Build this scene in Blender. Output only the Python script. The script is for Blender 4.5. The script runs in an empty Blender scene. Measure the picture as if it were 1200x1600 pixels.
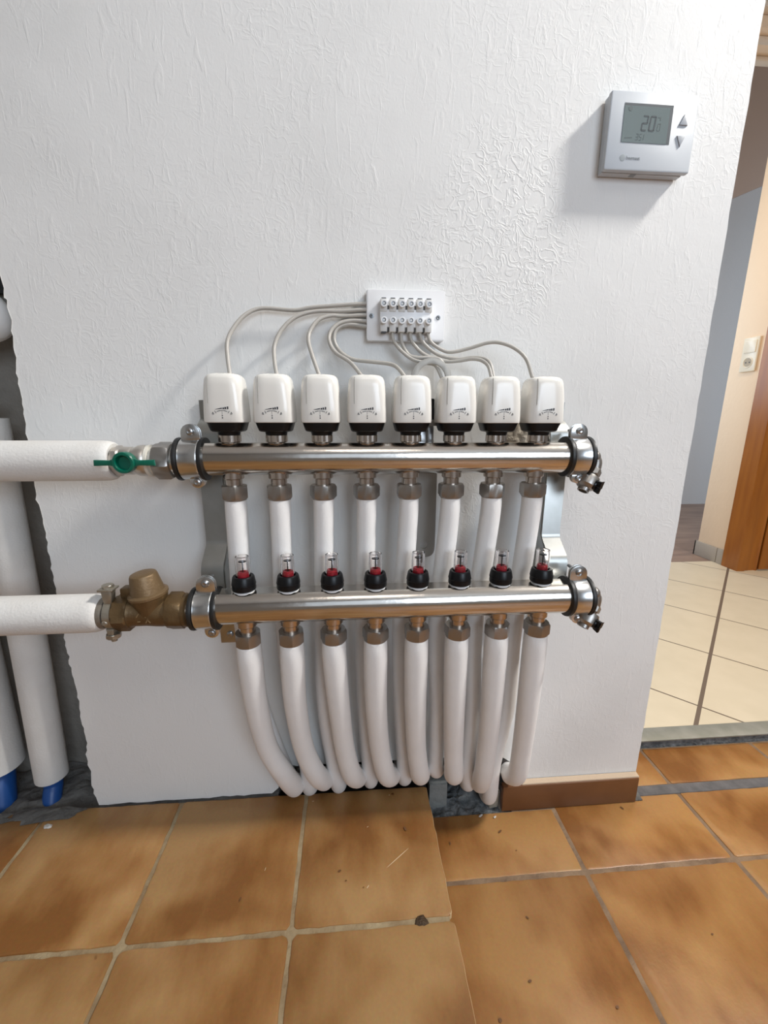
import bpy, bmesh, math, random
from mathutils import Vector, Matrix, noise
random.seed(7)
PI = math.pi
S = bpy.context.scene
C = S.collection
H = 0.613                      # height of the lens above the raised floor; shapes are measured from lens level

# ------------------------------------------------------------------ camera
R = [[0.9968937, -0.00311715, -0.07869714],
     [-0.01466227, 0.97440307, -0.2243294],
     [0.077382, 0.22478644, 0.97133057]]
def w(row): return Vector((row[0], row[2], -row[1]))
right, down, fwd = w(R[0]), w(R[1]), w(R[2])
cd = bpy.data.cameras.new('camera'); cam = bpy.data.objects.new('camera', cd); C.objects.link(cam)
M = Matrix((right, -down, -fwd)).transposed().to_4x4()
M.translation = Vector((0, -0.58, H))
cam.matrix_world = M
cd.sensor_fit = 'VERTICAL'; cd.sensor_height = 36; cd.sensor_width = 27
cd.lens = 647.43 * 36 / 1600
cd.clip_start = 0.01
S.camera = cam

# ------------------------------------------------------------------ world, lights, exposure
S.view_settings.view_transform = 'Standard'; S.view_settings.look = 'None'
S.view_settings.gamma = 1; S.view_settings.use_curve_mapping = False
S.view_settings.exposure = 0.0
wd = bpy.data.worlds.new('world'); S.world = wd; wd.use_nodes = True
bg = wd.node_tree.nodes['Background']; bg.inputs[0].default_value = (0.75, 0.86, 1, 1); bg.inputs[1].default_value = 1.0

def area(name, loc, target, sx, sy, power, col, shape='RECTANGLE', spread=PI):
    l = bpy.data.lights.new(name, 'AREA'); l.shape = shape; l.size = sx
    if shape == 'RECTANGLE': l.size_y = sy
    l.energy = power; l.color = col; l.spread = spread
    o = bpy.data.objects.new(name, l); C.objects.link(o); o.location = loc
    o.rotation_euler = (Vector(target) - Vector(loc)).to_track_quat('-Z', 'Y').to_euler()
    return o
# main light: the wall lamp high up to the right, beyond the corner
area('wall_lamp', (1.58, -0.43, 1.66 + H), (0.05, 0, 0.10 + H), 0.28, 0.28, 31, (1.0, 0.97, 0.92), 'DISK', spread=math.radians(120))
# lamp of the passage
area('passage_lamp', (1.15, 0.62, 1.30 + H), (1.15, 0.62, 0), 0.25, 0.25, 9, (1.0, 0.78, 0.53), 'DISK')
# added cool fill behind the camera, standing in for daylight
area('back_fill', (1.05, -2.55, 0.75 + H), (0.2, 0, 0.1 + H), 1.2, 1.25, 30, (0.74, 0.86, 1.0))
# added warm fill under the unseen ceiling
area('overhead_fill', (0.1, -1.4, 1.66 + H), (0.1, -1.3, H), 0.5, 0.5, 3, (1.0, 0.93, 0.85))
# added cool fill that brightens the far wall
area('far_room_fill', (1.0, 1.9, 0.45 + H), (3.0, 2.1, -0.1 + H), 0.6, 0.9, 11, (0.70, 0.84, 1.0))

# ------------------------------------------------------------------ materials
def mat(name, col, rough=0.5, metal=0.0, bump=None, var=None, ior=None, coat=0, spec=None, trans=0):
    m = bpy.data.materials.new(name); m.use_nodes = True
    nt = m.node_tree; b = nt.nodes['Principled BSDF']
    b.inputs['Base Color'].default_value = (*col, 1); b.inputs['Roughness'].default_value = rough
    b.inputs['Metallic'].default_value = metal
    if ior: b.inputs['IOR'].default_value = ior
    if coat: b.inputs['Coat Weight'].default_value = coat; b.inputs['Coat Roughness'].default_value = 0.08
    if spec is not None: b.inputs['Specular IOR Level'].default_value = spec
    if trans: b.inputs['Transmission Weight'].default_value = trans
    tc = nt.nodes.new('ShaderNodeTexCoord')
    if var:      # (colour 2, scale, amount)
        n = nt.nodes.new('ShaderNodeTexNoise'); n.inputs['Scale'].default_value = var[1]; n.inputs['Detail'].default_value = 4
        nt.links.new(tc.outputs['Object'], n.inputs['Vector'])
        r = nt.nodes.new('ShaderNodeValToRGB'); r.color_ramp.elements[0].position = 0.35; r.color_ramp.elements[1].position = 0.68
        r.color_ramp.elements[0].color = (*col, 1); r.color_ramp.elements[1].color = (*var[0], 1)
        nt.links.new(n.outputs['Fac'], r.inputs['Fac']); nt.links.new(r.outputs['Color'], b.inputs['Base Color'])
    if bump:     # (scale, distance)
        n = nt.nodes.new('ShaderNodeTexNoise'); n.inputs['Scale'].default_value = bump[0]; n.inputs['Detail'].default_value = 5
        nt.links.new(tc.outputs['Object'], n.inputs['Vector'])
        bp = nt.nodes.new('ShaderNodeBump'); bp.inputs['Distance'].default_value = bump[1]; bp.inputs['Strength'].default_value = 1
        nt.links.new(n.outputs['Fac'], bp.inputs['Height']); nt.links.new(bp.outputs['Normal'], b.inputs['Normal'])
    return m

def plaster_material():
    m = bpy.data.materials.new('rolled_white_plaster'); m.use_nodes = True
    nt = m.node_tree; N = nt.nodes; L = nt.links; b = N['Principled BSDF']
    b.inputs['Roughness'].default_value = 0.62
    tc = N.new('ShaderNodeTexCoord')
    def noise_(scale, mp=(1, 1, 1), det=3, dist=0.0):
        mapn = N.new('ShaderNodeMapping'); mapn.inputs['Scale'].default_value = mp
        L.new(tc.outputs['Object'], mapn.inputs['Vector'])
        n = N.new('ShaderNodeTexNoise'); n.inputs['Scale'].default_value = scale; n.inputs['Detail'].default_value = det
        n.inputs['Distortion'].default_value = dist
        L.new(mapn.outputs['Vector'], n.inputs['Vector']); return n.outputs['Fac']
    def math_(op, a, c, d=None):
        n = N.new('ShaderNodeMath'); n.operation = op
        for i, v in enumerate((a, c, d)):
            if v is None: continue
            if isinstance(v, (int, float)): n.inputs[i].default_value = v
            else: L.new(v, n.inputs[i])
        return n.outputs[0]
    def ramp(f, a, c):
        n = N.new('ShaderNodeMapRange'); n.inputs['From Min'].default_value = a; n.inputs['From Max'].default_value = c
        n.interpolation_type = 'SMOOTHSTEP'
        L.new(f, n.inputs['Value']); return n.outputs[0]
    streak = ramp(noise_(70, (1.6, 1, 0.45), 3, 1.0), 0.53, 0.72)     # short vertical roller marks
    fine = noise_(420, (1, 1, 0.6), 3)
    worm = N.new('ShaderNodeTexNoise'); worm.inputs['Scale'].default_value = 62; worm.inputs['Detail'].default_value = 2.5; worm.inputs['Distortion'].default_value = 1.2
    L.new(tc.outputs['Object'], worm.inputs['Vector'])
    ridge = math_('SUBTRACT', 1.0, math_('MULTIPLY', math_('ABSOLUTE', math_('SUBTRACT', worm.outputs['Fac'], 0.5), 0), 13))
    ridge = math_('MAXIMUM', ridge, 0.0)
    # the heavily worked patch right of the terminal board
    sep = N.new('ShaderNodeSeparateXYZ'); L.new(tc.outputs['Object'], sep.inputs[0])
    dx = math_('DIVIDE', math_('SUBTRACT', sep.outputs[0], 0.185), 0.115)
    dz = math_('DIVIDE', math_('SUBTRACT', sep.outputs[2], 0.225 + H), 0.115)
    d2 = math_('ADD', math_('MULTIPLY', dx, dx), math_('MULTIPLY', dz, dz))
    d2 = math_('ADD', d2, math_('MULTIPLY', math_('SUBTRACT', noise_(14), 0.5), 1.6))
    mask = ramp(d2, 1.25, 0.35)
    area_mask = ramp(noise_(5.5, (1, 1, 1), 2), 0.42, 0.60)
    amount = math_('ADD', math_('MULTIPLY', mask, 0.34), math_('ADD', 0.03, math_('MULTIPLY', area_mask, 0.12)))
    h = math_('MULTIPLY', ridge, amount)
    h = math_('ADD', h, math_('MULTIPLY', streak, 0.20))
    h = math_('ADD', h, math_('MULTIPLY', fine, 0.12))
    h = math_('ADD', h, math_('MULTIPLY', noise_(16), 0.9))
    bp = N.new('ShaderNodeBump'); bp.inputs['Distance'].default_value = 0.00062; bp.inputs['Strength'].default_value = 1.0
    L.new(h, bp.inputs['Height']); L.new(bp.outputs['Normal'], b.inputs['Normal'])
    mix = N.new('ShaderNodeMix'); mix.data_type = 'RGBA'
    mix.inputs[6].default_value = (0.80, 0.795, 0.78, 1); mix.inputs[7].default_value = (0.73, 0.725, 0.71, 1)
    L.new(ramp(noise_(4, det=5), 0.45, 0.75), mix.inputs[0]); L.new(mix.outputs[2], b.inputs['Base Color'])
    return m

def tile_material(name, light, mid, dark, size, ox, oy, rough=0.34):
    m = bpy.data.materials.new(name); m.use_nodes = True
    nt = m.node_tree; N = nt.nodes; L = nt.links; b = N['Principled BSDF']
    tc = N.new('ShaderNodeTexCoord')
    # one random value for each tile
    mp = N.new('ShaderNodeMapping'); mp.inputs['Location'].default_value = (-ox / size, -oy / size, 0)
    mp.inputs['Scale'].default_value = (1 / size, 1 / size, 1)
    L.new(tc.outputs['Object'], mp.inputs['Vector'])
    fl = N.new('ShaderNodeVectorMath'); fl.operation = 'FLOOR'; L.new(mp.outputs[0], fl.inputs[0])
    sep = N.new('ShaderNodeSeparateXYZ'); L.new(fl.outputs[0], sep.inputs[0])
    cb = N.new('ShaderNodeCombineXYZ'); L.new(sep.outputs[0], cb.inputs[0]); L.new(sep.outputs[1], cb.inputs[1])
    wn = N.new('ShaderNodeTexWhiteNoise'); wn.noise_dimensions = '3D'; L.new(cb.outputs[0], wn.inputs['Vector'])
    add = N.new('ShaderNodeVectorMath'); add.operation = 'ADD'
    sc = N.new('ShaderNodeVectorMath'); sc.operation = 'SCALE'; sc.inputs['Scale'].default_value = 3.0; L.new(wn.outputs['Color'], sc.inputs[0])
    L.new(tc.outputs['Object'], add.inputs[0]); L.new(sc.outputs[0], add.inputs[1])
    n1 = N.new('ShaderNodeTexNoise'); n1.inputs['Scale'].default_value = 8.0; n1.inputs['Detail'].default_value = 2; n1.inputs['Distortion'].default_value = 0.25
    L.new(add.outputs[0], n1.inputs['Vector'])
    r = N.new('ShaderNodeValToRGB'); e = r.color_ramp.elements
    e[0].position = 0.33; e[0].color = (*dark, 1); e[1].position = 0.62; e[1].color = (*light, 1)
    k = e.new(0.45); k.color = (*mid, 1)
    mps = N.new('ShaderNodeMapping'); mps.inputs['Scale'].default_value = (1.0, 0.38, 1.0); L.new(add.outputs[0], mps.inputs['Vector'])
    n3 = N.new('ShaderNodeTexNoise'); n3.inputs['Scale'].default_value = 34; n3.inputs['Detail'].default_value = 5; n3.inputs['Roughness'].default_value = 0.6; L.new(mps.outputs[0], n3.inputs['Vector'])
    mm = N.new('ShaderNodeMath'); mm.operation = 'MULTIPLY_ADD'; mm.inputs[1].default_value = 0.30; L.new(n3.outputs['Fac'], mm.inputs[0])
    ms = N.new('ShaderNodeMath'); ms.operation = 'SUBTRACT'; ms.inputs[1].default_value = 0.15; L.new(n1.outputs['Fac'], ms.inputs[0]); L.new(ms.outputs[0], mm.inputs[2])
    L.new(mm.outputs[0], r.inputs['Fac'])
    n2 = N.new('ShaderNodeTexNoise'); n2.inputs['Scale'].default_value = 260; n2.inputs['Detail'].default_value = 3; L.new(tc.outputs['Object'], n2.inputs['Vector'])
    mx = N.new('ShaderNodeMix'); mx.data_type = 'RGBA'; mx.blend_type = 'MULTIPLY'; mx.inputs[0].default_value = 0.25
    L.new(r.outputs[0], mx.inputs[6]); L.new(n2.outputs['Color'], mx.inputs[7])
    hv = N.new('ShaderNodeHueSaturation'); L.new(mx.outputs[2], hv.inputs['Color'])
    mr = N.new('ShaderNodeMapRange'); mr.inputs['To Min'].default_value = 0.88; mr.inputs['To Max'].default_value = 1.12
    L.new(wn.outputs['Value'], mr.inputs['Value']); L.new(mr.outputs[0], hv.inputs['Value'])
    # small dark pits
    vo = N.new('ShaderNodeTexNoise'); vo.inputs['Scale'].default_value = 75; vo.inputs['Detail'].default_value = 1; L.new(add.outputs[0], vo.inputs['Vector'])
    pr = N.new('ShaderNodeMapRange'); pr.inputs['From Min'].default_value = 0.80; pr.inputs['From Max'].default_value = 0.83; L.new(vo.outputs['Fac'], pr.inputs['Value'])
    m2 = N.new('ShaderNodeMix'); m2.data_type = 'RGBA'; m2.inputs[7].default_value = (dark[0] * 0.55, dark[1] * 0.5, dark[2] * 0.5, 1)
    L.new(pr.outputs[0], m2.inputs[0]); L.new(hv.outputs[0], m2.inputs[6]); L.new(m2.outputs[2], b.inputs['Base Color'])
    b.inputs['Roughness'].default_value = rough; b.inputs['Specular IOR Level'].default_value = 0.35
    bp = N.new('ShaderNodeBump'); bp.inputs['Distance'].default_value = 0.0009; L.new(n1.outputs['Fac'], bp.inputs['Height'])
    bp2 = N.new('ShaderNodeBump'); bp2.inputs['Distance'].default_value = 0.00012; L.new(n2.outputs['Fac'], bp2.inputs['Height']); L.new(bp.outputs[0], bp2.inputs['Normal'])
    L.new(bp2.outputs[0], b.inputs['Normal'])
    return m

def pale_tile_material():
    m = bpy.data.materials.new('cream_floor_tile'); m.use_nodes = True
    nt = m.node_tree; N = nt.nodes; L = nt.links; b = N['Principled BSDF']
    tc = N.new('ShaderNodeTexCoord'); sep = N.new('ShaderNodeSeparateXYZ'); L.new(tc.outputs['Object'], sep.inputs[0])
    def ma(op, a, c):
        n = N.new('ShaderNodeMath'); n.operation = op
        for i, v in enumerate((a, c)):
            if isinstance(v, (int, float)): n.inputs[i].default_value = v
            else: L.new(v, n.inputs[i])
        return n.outputs[0]
    ang = math.atan2(0.2024, 0.2094); px, py, s = 0.7974, 0.1944, 0.2912
    x = ma('SUBTRACT', sep.outputs[0], px); y = ma('SUBTRACT', sep.outputs[1], py)
    u = ma('ADD', ma('MULTIPLY', x, math.cos(ang)), ma('MULTIPLY', y, math.sin(ang)))
    v = ma('SUBTRACT', ma('MULTIPLY', y, math.cos(ang)), ma('MULTIPLY', x, math.sin(ang)))
    def line(t, half):
        p = ma('PINGPONG', t, s / 2)
        return ma('LESS_THAN', p, half)
    g = ma('MAXIMUM', line(u, 0.0022), line(v, 0.0042))
    n = N.new('ShaderNodeTexNoise'); n.inputs['Scale'].default_value = 14; n.inputs['Detail'].default_value = 5; L.new(tc.outputs['Object'], n.inputs['Vector'])
    r = N.new('ShaderNodeValToRGB'); r.color_ramp.elements[0].color = (0.62, 0.53, 0.38, 1); r.color_ramp.elements[1].color = (0.74, 0.64, 0.48, 1)
    L.new(n.outputs['Fac'], r.inputs['Fac'])
    mx = N.new('ShaderNodeMix'); mx.data_type = 'RGBA'; mx.inputs[7].default_value = (0.16, 0.12, 0.09, 1)
    L.new(g, mx.inputs[0]); L.new(r.outputs[0], mx.inputs[6]); L.new(mx.outputs[2], b.inputs['Base Color'])
    b.inputs['Roughness'].default_value = 0.35
    bp = N.new('ShaderNodeBump'); bp.inputs['Distance'].default_value = 0.001; bp.invert = True
    L.new(g, bp.inputs['Height']); L.new(bp.outputs[0], b.inputs['Normal'])
    return m

def wood_material(name, a, c, sc=(1, 1, 1), rough=0.35, scale=6):
    m = bpy.data.materials.new(name); m.use_nodes = True
    nt = m.node_tree; N = nt.nodes; L = nt.links; b = N['Principled BSDF']
    tc = N.new('ShaderNodeTexCoord'); mp = N.new('ShaderNodeMapping'); mp.inputs['Scale'].default_value = sc
    L.new(tc.outputs['Object'], mp.inputs['Vector'])
    n = N.new('ShaderNodeTexNoise'); n.inputs['Scale'].default_value = scale; n.inputs['Detail'].default_value = 6; L.new(mp.outputs[0], n.inputs['Vector'])
    r = N.new('ShaderNodeValToRGB'); r.color_ramp.elements[0].position = 0.35; r.color_ramp.elements[1].position = 0.65
    r.color_ramp.elements[0].color = (*a, 1); r.color_ramp.elements[1].color = (*c, 1)
    L.new(n.outputs['Fac'], r.inputs['Fac']); L.new(r.outputs[0], b.inputs['Base Color']); b.inputs['Roughness'].default_value = rough
    return m

PLASTER = plaster_material()
TILE_L = tile_material('glazed_ochre_tile', (0.44, 0.25, 0.10), (0.33, 0.160, 0.053), (0.235, 0.098, 0.027), 0.2015, 0.120, -0.195)
TILE_R = tile_material('glazed_ochre_tile_lower', (0.46, 0.24, 0.085), (0.36, 0.165, 0.052), (0.25, 0.100, 0.026), 0.243, 0.345, -0.117)
GROUT = mat('pale_grout', (0.36, 0.28, 0.165), 0.9, bump=(150, 0.002), var=((0.22, 0.145, 0.075), 26))
GROUT_R = mat('worn_grey_grout', (0.27, 0.18, 0.11), 0.9, bump=(150, 0.002), var=((0.16, 0.10, 0.06), 30))
BODY = mat('raw_tile_edge', (0.50, 0.36, 0.20), 0.8, bump=(90, 0.002))
CONC = mat('grey_concrete', (0.25, 0.235, 0.21), 0.95, bump=(60, 0.004), var=((0.17, 0.155, 0.135), 9))
MORTAR = mat('grey_mortar', (0.17, 0.165, 0.155), 0.95, bump=(70, 0.006), var=((0.09, 0.085, 0.08), 25))
RUBBLE = mat('dark_rubble', (0.075, 0.085, 0.09), 0.95, bump=(160, 0.004), var=((0.19, 0.20, 0.205), 80))
PALECRUMB = mat('white_plaster_crumb', (0.62, 0.60, 0.56), 0.9, bump=(90, 0.002))
FOAM = mat('white_foam_insulation', (0.74, 0.725, 0.70), 0.75, bump=(330, 0.0005), var=((0.70, 0.68, 0.65), 26))
FOAM2 = mat('thin_foam_insulation', (0.85, 0.835, 0.82), 0.65, bump=(260, 0.0003), var=((0.82, 0.805, 0.79), 30))
STEEL = mat('polished_stainless_steel', (0.66, 0.62, 0.57), 0.17, 1.0, bump=(22, 0.0006))
NICKEL = mat('nickel_plated_brass', (0.58, 0.51, 0.45), 0.24, 1.0)
SATIN = mat('satin_nickel', (0.37, 0.345, 0.32), 0.36, 0.9)
ZINC = mat('zinc_plated_steel', (0.66, 0.665, 0.66), 0.24, 1.0, bump=(40, 0.0004))
PLATE = mat('galvanised_bracket_steel', (0.40, 0.40, 0.375), 0.33, 1.0, var=((0.47, 0.47, 0.45), 30))
GREYMETAL = mat('grey_painted_metal', (0.36, 0.345, 0.32), 0.5, 0.25)
BRONZE = mat('bronze_valve_body', (0.17, 0.108, 0.050), 0.42, 0.55, bump=(200, 0.0006), var=((0.125, 0.078, 0.034), 30))
RUBBER = mat('black_rubber', (0.012, 0.012, 0.012), 0.45)
BLACK = mat('black_plastic', (0.005, 0.005, 0.006), 0.33, spec=0.3)
WHITE = mat('cream_white_plastic', (0.80, 0.775, 0.725), 0.22, coat=0.3)
BOARD = mat('white_plastic', (0.78, 0.78, 0.79), 0.3)
TERM = mat('terminal_plastic', (0.66, 0.65, 0.63), 0.4)
HOUSING = mat('thermostat_plastic', (0.50, 0.53, 0.565), 0.42)
LCD = mat('lcd_glass', (0.165, 0.205, 0.205), 0.25)
LCDINK = mat('lcd_segment', (0.022, 0.034, 0.04), 0.4)
LCDINK2 = mat('lcd_segment_faint', (0.075, 0.10, 0.10), 0.4)
BEZEL_SHADE = mat('lcd_bezel_shade', (0.035, 0.045, 0.055), 0.5)
BTN = mat('grey_button', (0.40, 0.42, 0.45), 0.4)
INK = mat('dark_print', (0.03, 0.03, 0.035), 0.5)
GREYINK = mat('grey_print', (0.26, 0.29, 0.31), 0.5)
CABLE = mat('grey_cable_sheath', (0.43, 0.405, 0.37), 0.42)
GREEN = mat('green_plastic', (0.0, 0.115, 0.07), 0.33)
BLUE = mat('blue_plastic_pipe', (0.012, 0.075, 0.28), 0.4)
RED = mat('red_plastic', (0.42, 0.012, 0.03), 0.3)
GLASS = mat('clear_plastic', (0.98, 0.96, 0.96), 0.03, ior=1.40, trans=1.0)
SCREW = mat('screw_steel', (0.42, 0.42, 0.42), 0.3, 1.0)
BROWN = mat('brown_glazed_tile', (0.165, 0.068, 0.026), 0.38, var=((0.125, 0.05, 0.019), 12), bump=(30, 0.0006))
BEIGE = mat('beige_wall_paint', (0.90, 0.69, 0.48), 0.7, bump=(60, 0.001))
BLUEW = mat('pale_blue_wall_paint', (0.66, 0.66, 0.66), 0.7, bump=(60, 0.001))
ROOMW = mat('room_wall_paint', (0.36, 0.35, 0.335), 0.8)
SKIRT = mat('grey_skirting_tile', (0.42, 0.37, 0.31), 0.35)
DOORW = wood_material('brown_door_wood', (0.40, 0.135, 0.016), (0.32, 0.100, 0.012), (6, 6, 0.6))
PARQ = wood_material('brown_plank_floor', (0.22, 0.145, 0.11), (0.34, 0.23, 0.17), (0.7, 5, 1), 0.45, 5)
THRESH = mat('grey_threshold_metal', (0.24, 0.24, 0.20), 0.5, 0.2, var=((0.31, 0.30, 0.26), 30))
GAP = mat('dark_grey_joint_filler', (0.10, 0.095, 0.095), 0.85, var=((0.16, 0.15, 0.15), 40), bump=(60, 0.003))
SWITCH = mat('cream_switch_plastic', (0.80, 0.70, 0.53), 0.25)
PALECREAM = mat('pale_trim_paint', (0.78, 0.66, 0.52), 0.5)
BLACKHOLE = mat('black_void', (0.02, 0.02, 0.02), 0.95)

# ------------------------------------------------------------------ mesh helpers
def V(*a): return Vector(a)
def frame_for(d):
    d = Vector(d).normalized()
    ref = V(0, 0, 1) if abs(d.z) < 0.9 else V(0, -1, 0)
    u = ref.cross(d).normalized(); v = d.cross(u).normalized()
    return d, u, v
def lathe(bm, o, d, prof, seg=32, rot=0.0, cap=True):
    """prof: list of (radius, height along d)"""
    o = Vector(o); d, u, v = frame_for(d); rings = []
    for r, h in prof:
        rings.append([bm.verts.new(o + d * h + (u * math.cos(2 * PI * i / seg + rot) + v * math.sin(2 * PI * i / seg + rot)) * max(r, 1e-5)) for i in range(seg)])
    for a, b in zip(rings, rings[1:]):
        for i in range(seg):
            bm.faces.new((a[i], a[(i + 1) % seg], b[(i + 1) % seg], b[i]))
    if cap:
        bm.faces.new(rings[0][::-1]); bm.faces.new(rings[-1])
    return rings
def cyl(bm, a, b, r, r2=None, seg=28, ch=0.0):
    a, b = Vector(a), Vector(b); L = (b - a).length; r2 = r if r2 is None else r2
    pr = [(r, 0), (r2, L)] if not ch else [(r - ch, 0), (r, ch), (r2, L - ch), (r2 - ch, L)]
    lathe(bm, a, b - a, pr, seg)
def hexnut(bm, a, b, r, rot=0.0, ch=0.0016):
    a, b = Vector(a), Vector(b); d = b - a; L = d.length; D, u, v = frame_for(d)
    # chamfered hexagon: 24-gon end rings blending to 6 flats
    def ring(h, rr, six):
        out = []
        for i in range(24):
            t = 2 * PI * i / 24 + rot
            k = (i % 4) * PI / 12 - 0.0
            f = math.cos(PI / 6) / math.cos(((t - rot) % (PI / 3)) - PI / 6)
            q = rr * f if six else rr * 0.885
            out.append(bm.verts.new(a + D * h + (u * math.cos(t) + v * math.sin(t)) * q))
        return out
    rg = [ring(0, r, False), ring(ch, r, True), ring(L - ch, r, True), ring(L, r, False)]
    for p, q in zip(rg, rg[1:]):
        for i in range(24): bm.faces.new((p[i], p[(i + 1) % 24], q[(i + 1) % 24], q[i]))
    bm.faces.new(rg[0][::-1]); bm.faces.new(rg[-1])
def box(bm, lo, hi, bev=0.0, seg=2):
    x0, y0, z0 = lo; x1, y1, z1 = hi
    vs = [bm.verts.new(p) for p in ((x0,y0,z0),(x1,y0,z0),(x1,y1,z0),(x0,y1,z0),(x0,y0,z1),(x1,y0,z1),(x1,y1,z1),(x0,y1,z1))]
    fs = [bm.faces.new([vs[i] for i in f]) for f in ((3,2,1,0),(4,5,6,7),(0,1,5,4),(1,2,6,5),(2,3,7,6),(3,0,4,7))]
    if bev:
        es = set(e for f in fs for e in f.edges)
        bmesh.ops.bevel(bm, geom=list(es), offset=bev, segments=seg, profile=0.5, affect='EDGES')
def prism(bm, pts, axis, a, b, bev=0.0):
    """2D outline extruded along axis ('x','y','z') from a to b"""
    def P(p, t):
        if axis == 'y': return (p[0], t, p[1])
        if axis == 'x': return (t, p[0], p[1])
        return (p[0], p[1], t)
    A = [bm.verts.new(P(p, a)) for p in pts]; B = [bm.verts.new(P(p, b)) for p in pts]
    n = len(pts); fs = [bm.faces.new(A), bm.faces.new(B[::-1])]
    for i in range(n): fs.append(bm.faces.new((A[i], B[i], B[(i + 1) % n], A[(i + 1) % n])))
    bmesh.ops.recalc_face_normals(bm, faces=fs)
    if bev:
        es = [e for e in set(fs[0].edges) | set(fs[1].edges)]
        bmesh.ops.bevel(bm, geom=es, offset=bev, segments=2, profile=0.5, affect='EDGES')
    return fs
def spline(pts, n=10):
    P = [Vector(p) for p in pts]; P = [P[0] * 2 - P[1]] + P + [P[-1] * 2 - P[-2]]; out = []
    for i in range(1, len(P) - 2):
        for k in range(n):
            t = k / n; a, b, c, d = P[i - 1:i + 3]
            out.append(0.5 * ((2 * b) + (c - a) * t + (2 * a - 5 * b + 4 * c - d) * t * t + (3 * b - a - 3 * c + d) * t ** 3))
    out.append(P[-2].copy()); return out
def tube(bm, pts, r, seg=20, n=10, smooth=True, round_end=0.0):
    Q = spline(pts, n) if smooth else [Vector(p) for p in pts]
    rr = [r if not callable(r) else r(i / (len(Q) - 1)) for i in range(len(Q))]
    d = (Q[1] - Q[0]).normalized(); _, u, v = frame_for(d); rings = []
    for i, q in enumerate(Q):
        t = (Q[min(i + 1, len(Q) - 1)] - Q[max(i - 1, 0)]).normalized()
        u = (u - t * u.dot(t)).normalized(); v = t.cross(u)
        rings.append([bm.verts.new(q + (u * math.cos(2 * PI * k / seg) + v * math.sin(2 * PI * k / seg)) * rr[i]) for k in range(seg)])
    for a, b in zip(rings, rings[1:]):
        for k in range(seg): bm.faces.new((a[k], a[(k + 1) % seg], b[(k + 1) % seg], b[k]))
    bm.faces.new(rings[0][::-1]); bm.faces.new(rings[-1])
def sphere(bm, c, r, sc=(1, 1, 1), u=20, v=12):
    res = bmesh.ops.create_uvsphere(bm, u_segments=u, v_segments=v, radius=r)
    for x in res['verts']: x.co = Vector((x.co.x * sc[0], x.co.y * sc[1], x.co.z * sc[2])) + Vector(c)

def obj(name, bm, m, parent=None, sharp=34, recalc=True):
    if recalc: bmesh.ops.recalc_face_normals(bm, faces=bm.faces)
    a = math.radians(sharp)
    for f in bm.faces: f.smooth = True
    for e in bm.edges:
        e.smooth = not (len(e.link_faces) != 2 or e.calc_face_angle(0) > a)
    off = V(0, 0, 0)
    if parent is not None: off = Vector(parent['_o'])
    else:
        xs = [v.co for v in bm.verts]
        lo = [min(c[i] for c in xs) for i in range(3)]; hi = [max(c[i] for c in xs) for i in range(3)]
        off = V((lo[0] + hi[0]) / 2, (lo[1] + hi[1]) / 2, lo[2])
        if name.startswith(('wall_main', 'floor', 'wall_front')): off = V(0, 0, -H)
    for v in bm.verts: v.co -= off
    me = bpy.data.meshes.new(name); bm.to_mesh(me); bm.free()
    for mm in (m if isinstance(m, (list, tuple)) else [m]): me.materials.append(mm)
    o = bpy.data.objects.new(name, me); C.objects.link(o)
    o['_o'] = off
    if parent is not None: o.parent = parent; 
    else: o.location = off
    return o
def B(): return bmesh.new()
def thing(name, loc, label, cat, group=None):
    o = bpy.data.objects.new(name, None); C.objects.link(o); o.location = loc; o['_o'] = Vector(loc)
    o.empty_display_size = 0.02
    return tag(o, label, cat, group)
def tag(o, label=None, cat=None, group=None, kind=None):
    if label: o['label'] = label
    if cat: o['category'] = cat
    if group: o['group'] = group
    if kind: o['kind'] = kind
    return o
def structure(name, bm, m, **k):
    o = obj(name, bm, m, **k); o['kind'] = 'structure'; return o
def sub(name, bm, m, parent):
    """a part of a part: the parent is a mesh at its thing's origin"""
    return obj(name, bm, m, parent)
def kids(o): return [c for c in bpy.data.objects if c.parent == o]
def copy_tree(o, loc, label):
    def rec(s, p):
        c = s.copy(); C.objects.link(c)
        if p is not None: c.parent = p
        for ch in kids(s): rec(ch, c)
        return c
    r = rec(o, None); r.location = loc; r['label'] = label; return r

# parts of parts share the offset of their thing, so child meshes sit in the parent's own frame
ORD = ['first', 'second', 'third', 'fourth', 'fifth', 'sixth', 'seventh', 'eighth']

# ================================================================== SETTING
FR = -0.670      # lower floor on the right
# --- main wall: outline with torn left edge and notch for the pipes
rnd = random.Random(3)
out = []
z = -0.613
left = [(-0.613, -0.4117), (-0.59, -0.417), (-0.575, -0.4215), (-0.553, -0.4175), (-0.535, -0.4215), (-0.482, -0.4136), (-0.44, -0.418), (-0.42, -0.413), (-0.37, -0.4194), (-0.278, -0.422),
        (-0.25, -0.4195), (-0.19, -0.4203), (-0.150, -0.4175), (-0.11, -0.4228), (-0.0416, -0.4187), (0.02, -0.416), (0.07, -0.413), (0.113, -0.4095), (0.135, -0.4075), (0.138, -0.4135), (0.149, -0.4135), (0.173, -0.4112), (0.3, -0.414), (0.6, -0.413), (1.15, -0.414)]
leftpts = []
for (z0, x0), (z1, x1) in zip(left, left[1:]):
    n = max(2, int((z1 - z0) / 0.006)) if z0 < 0.4 else 2
    for k in range(n):
        t = k / n; xx = x0 + (x1 - x0) * t; leftpts.append((-0.4165 + (xx + 0.4165) * 0.55 + rnd.choice((0.4, 0.4, 1.0)) * rnd.uniform(-0.0026, 0.0020), z0 + (z1 - z0) * t))
leftpts.append((-0.414, 1.70))
bot = []
x = -0.0745
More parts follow.
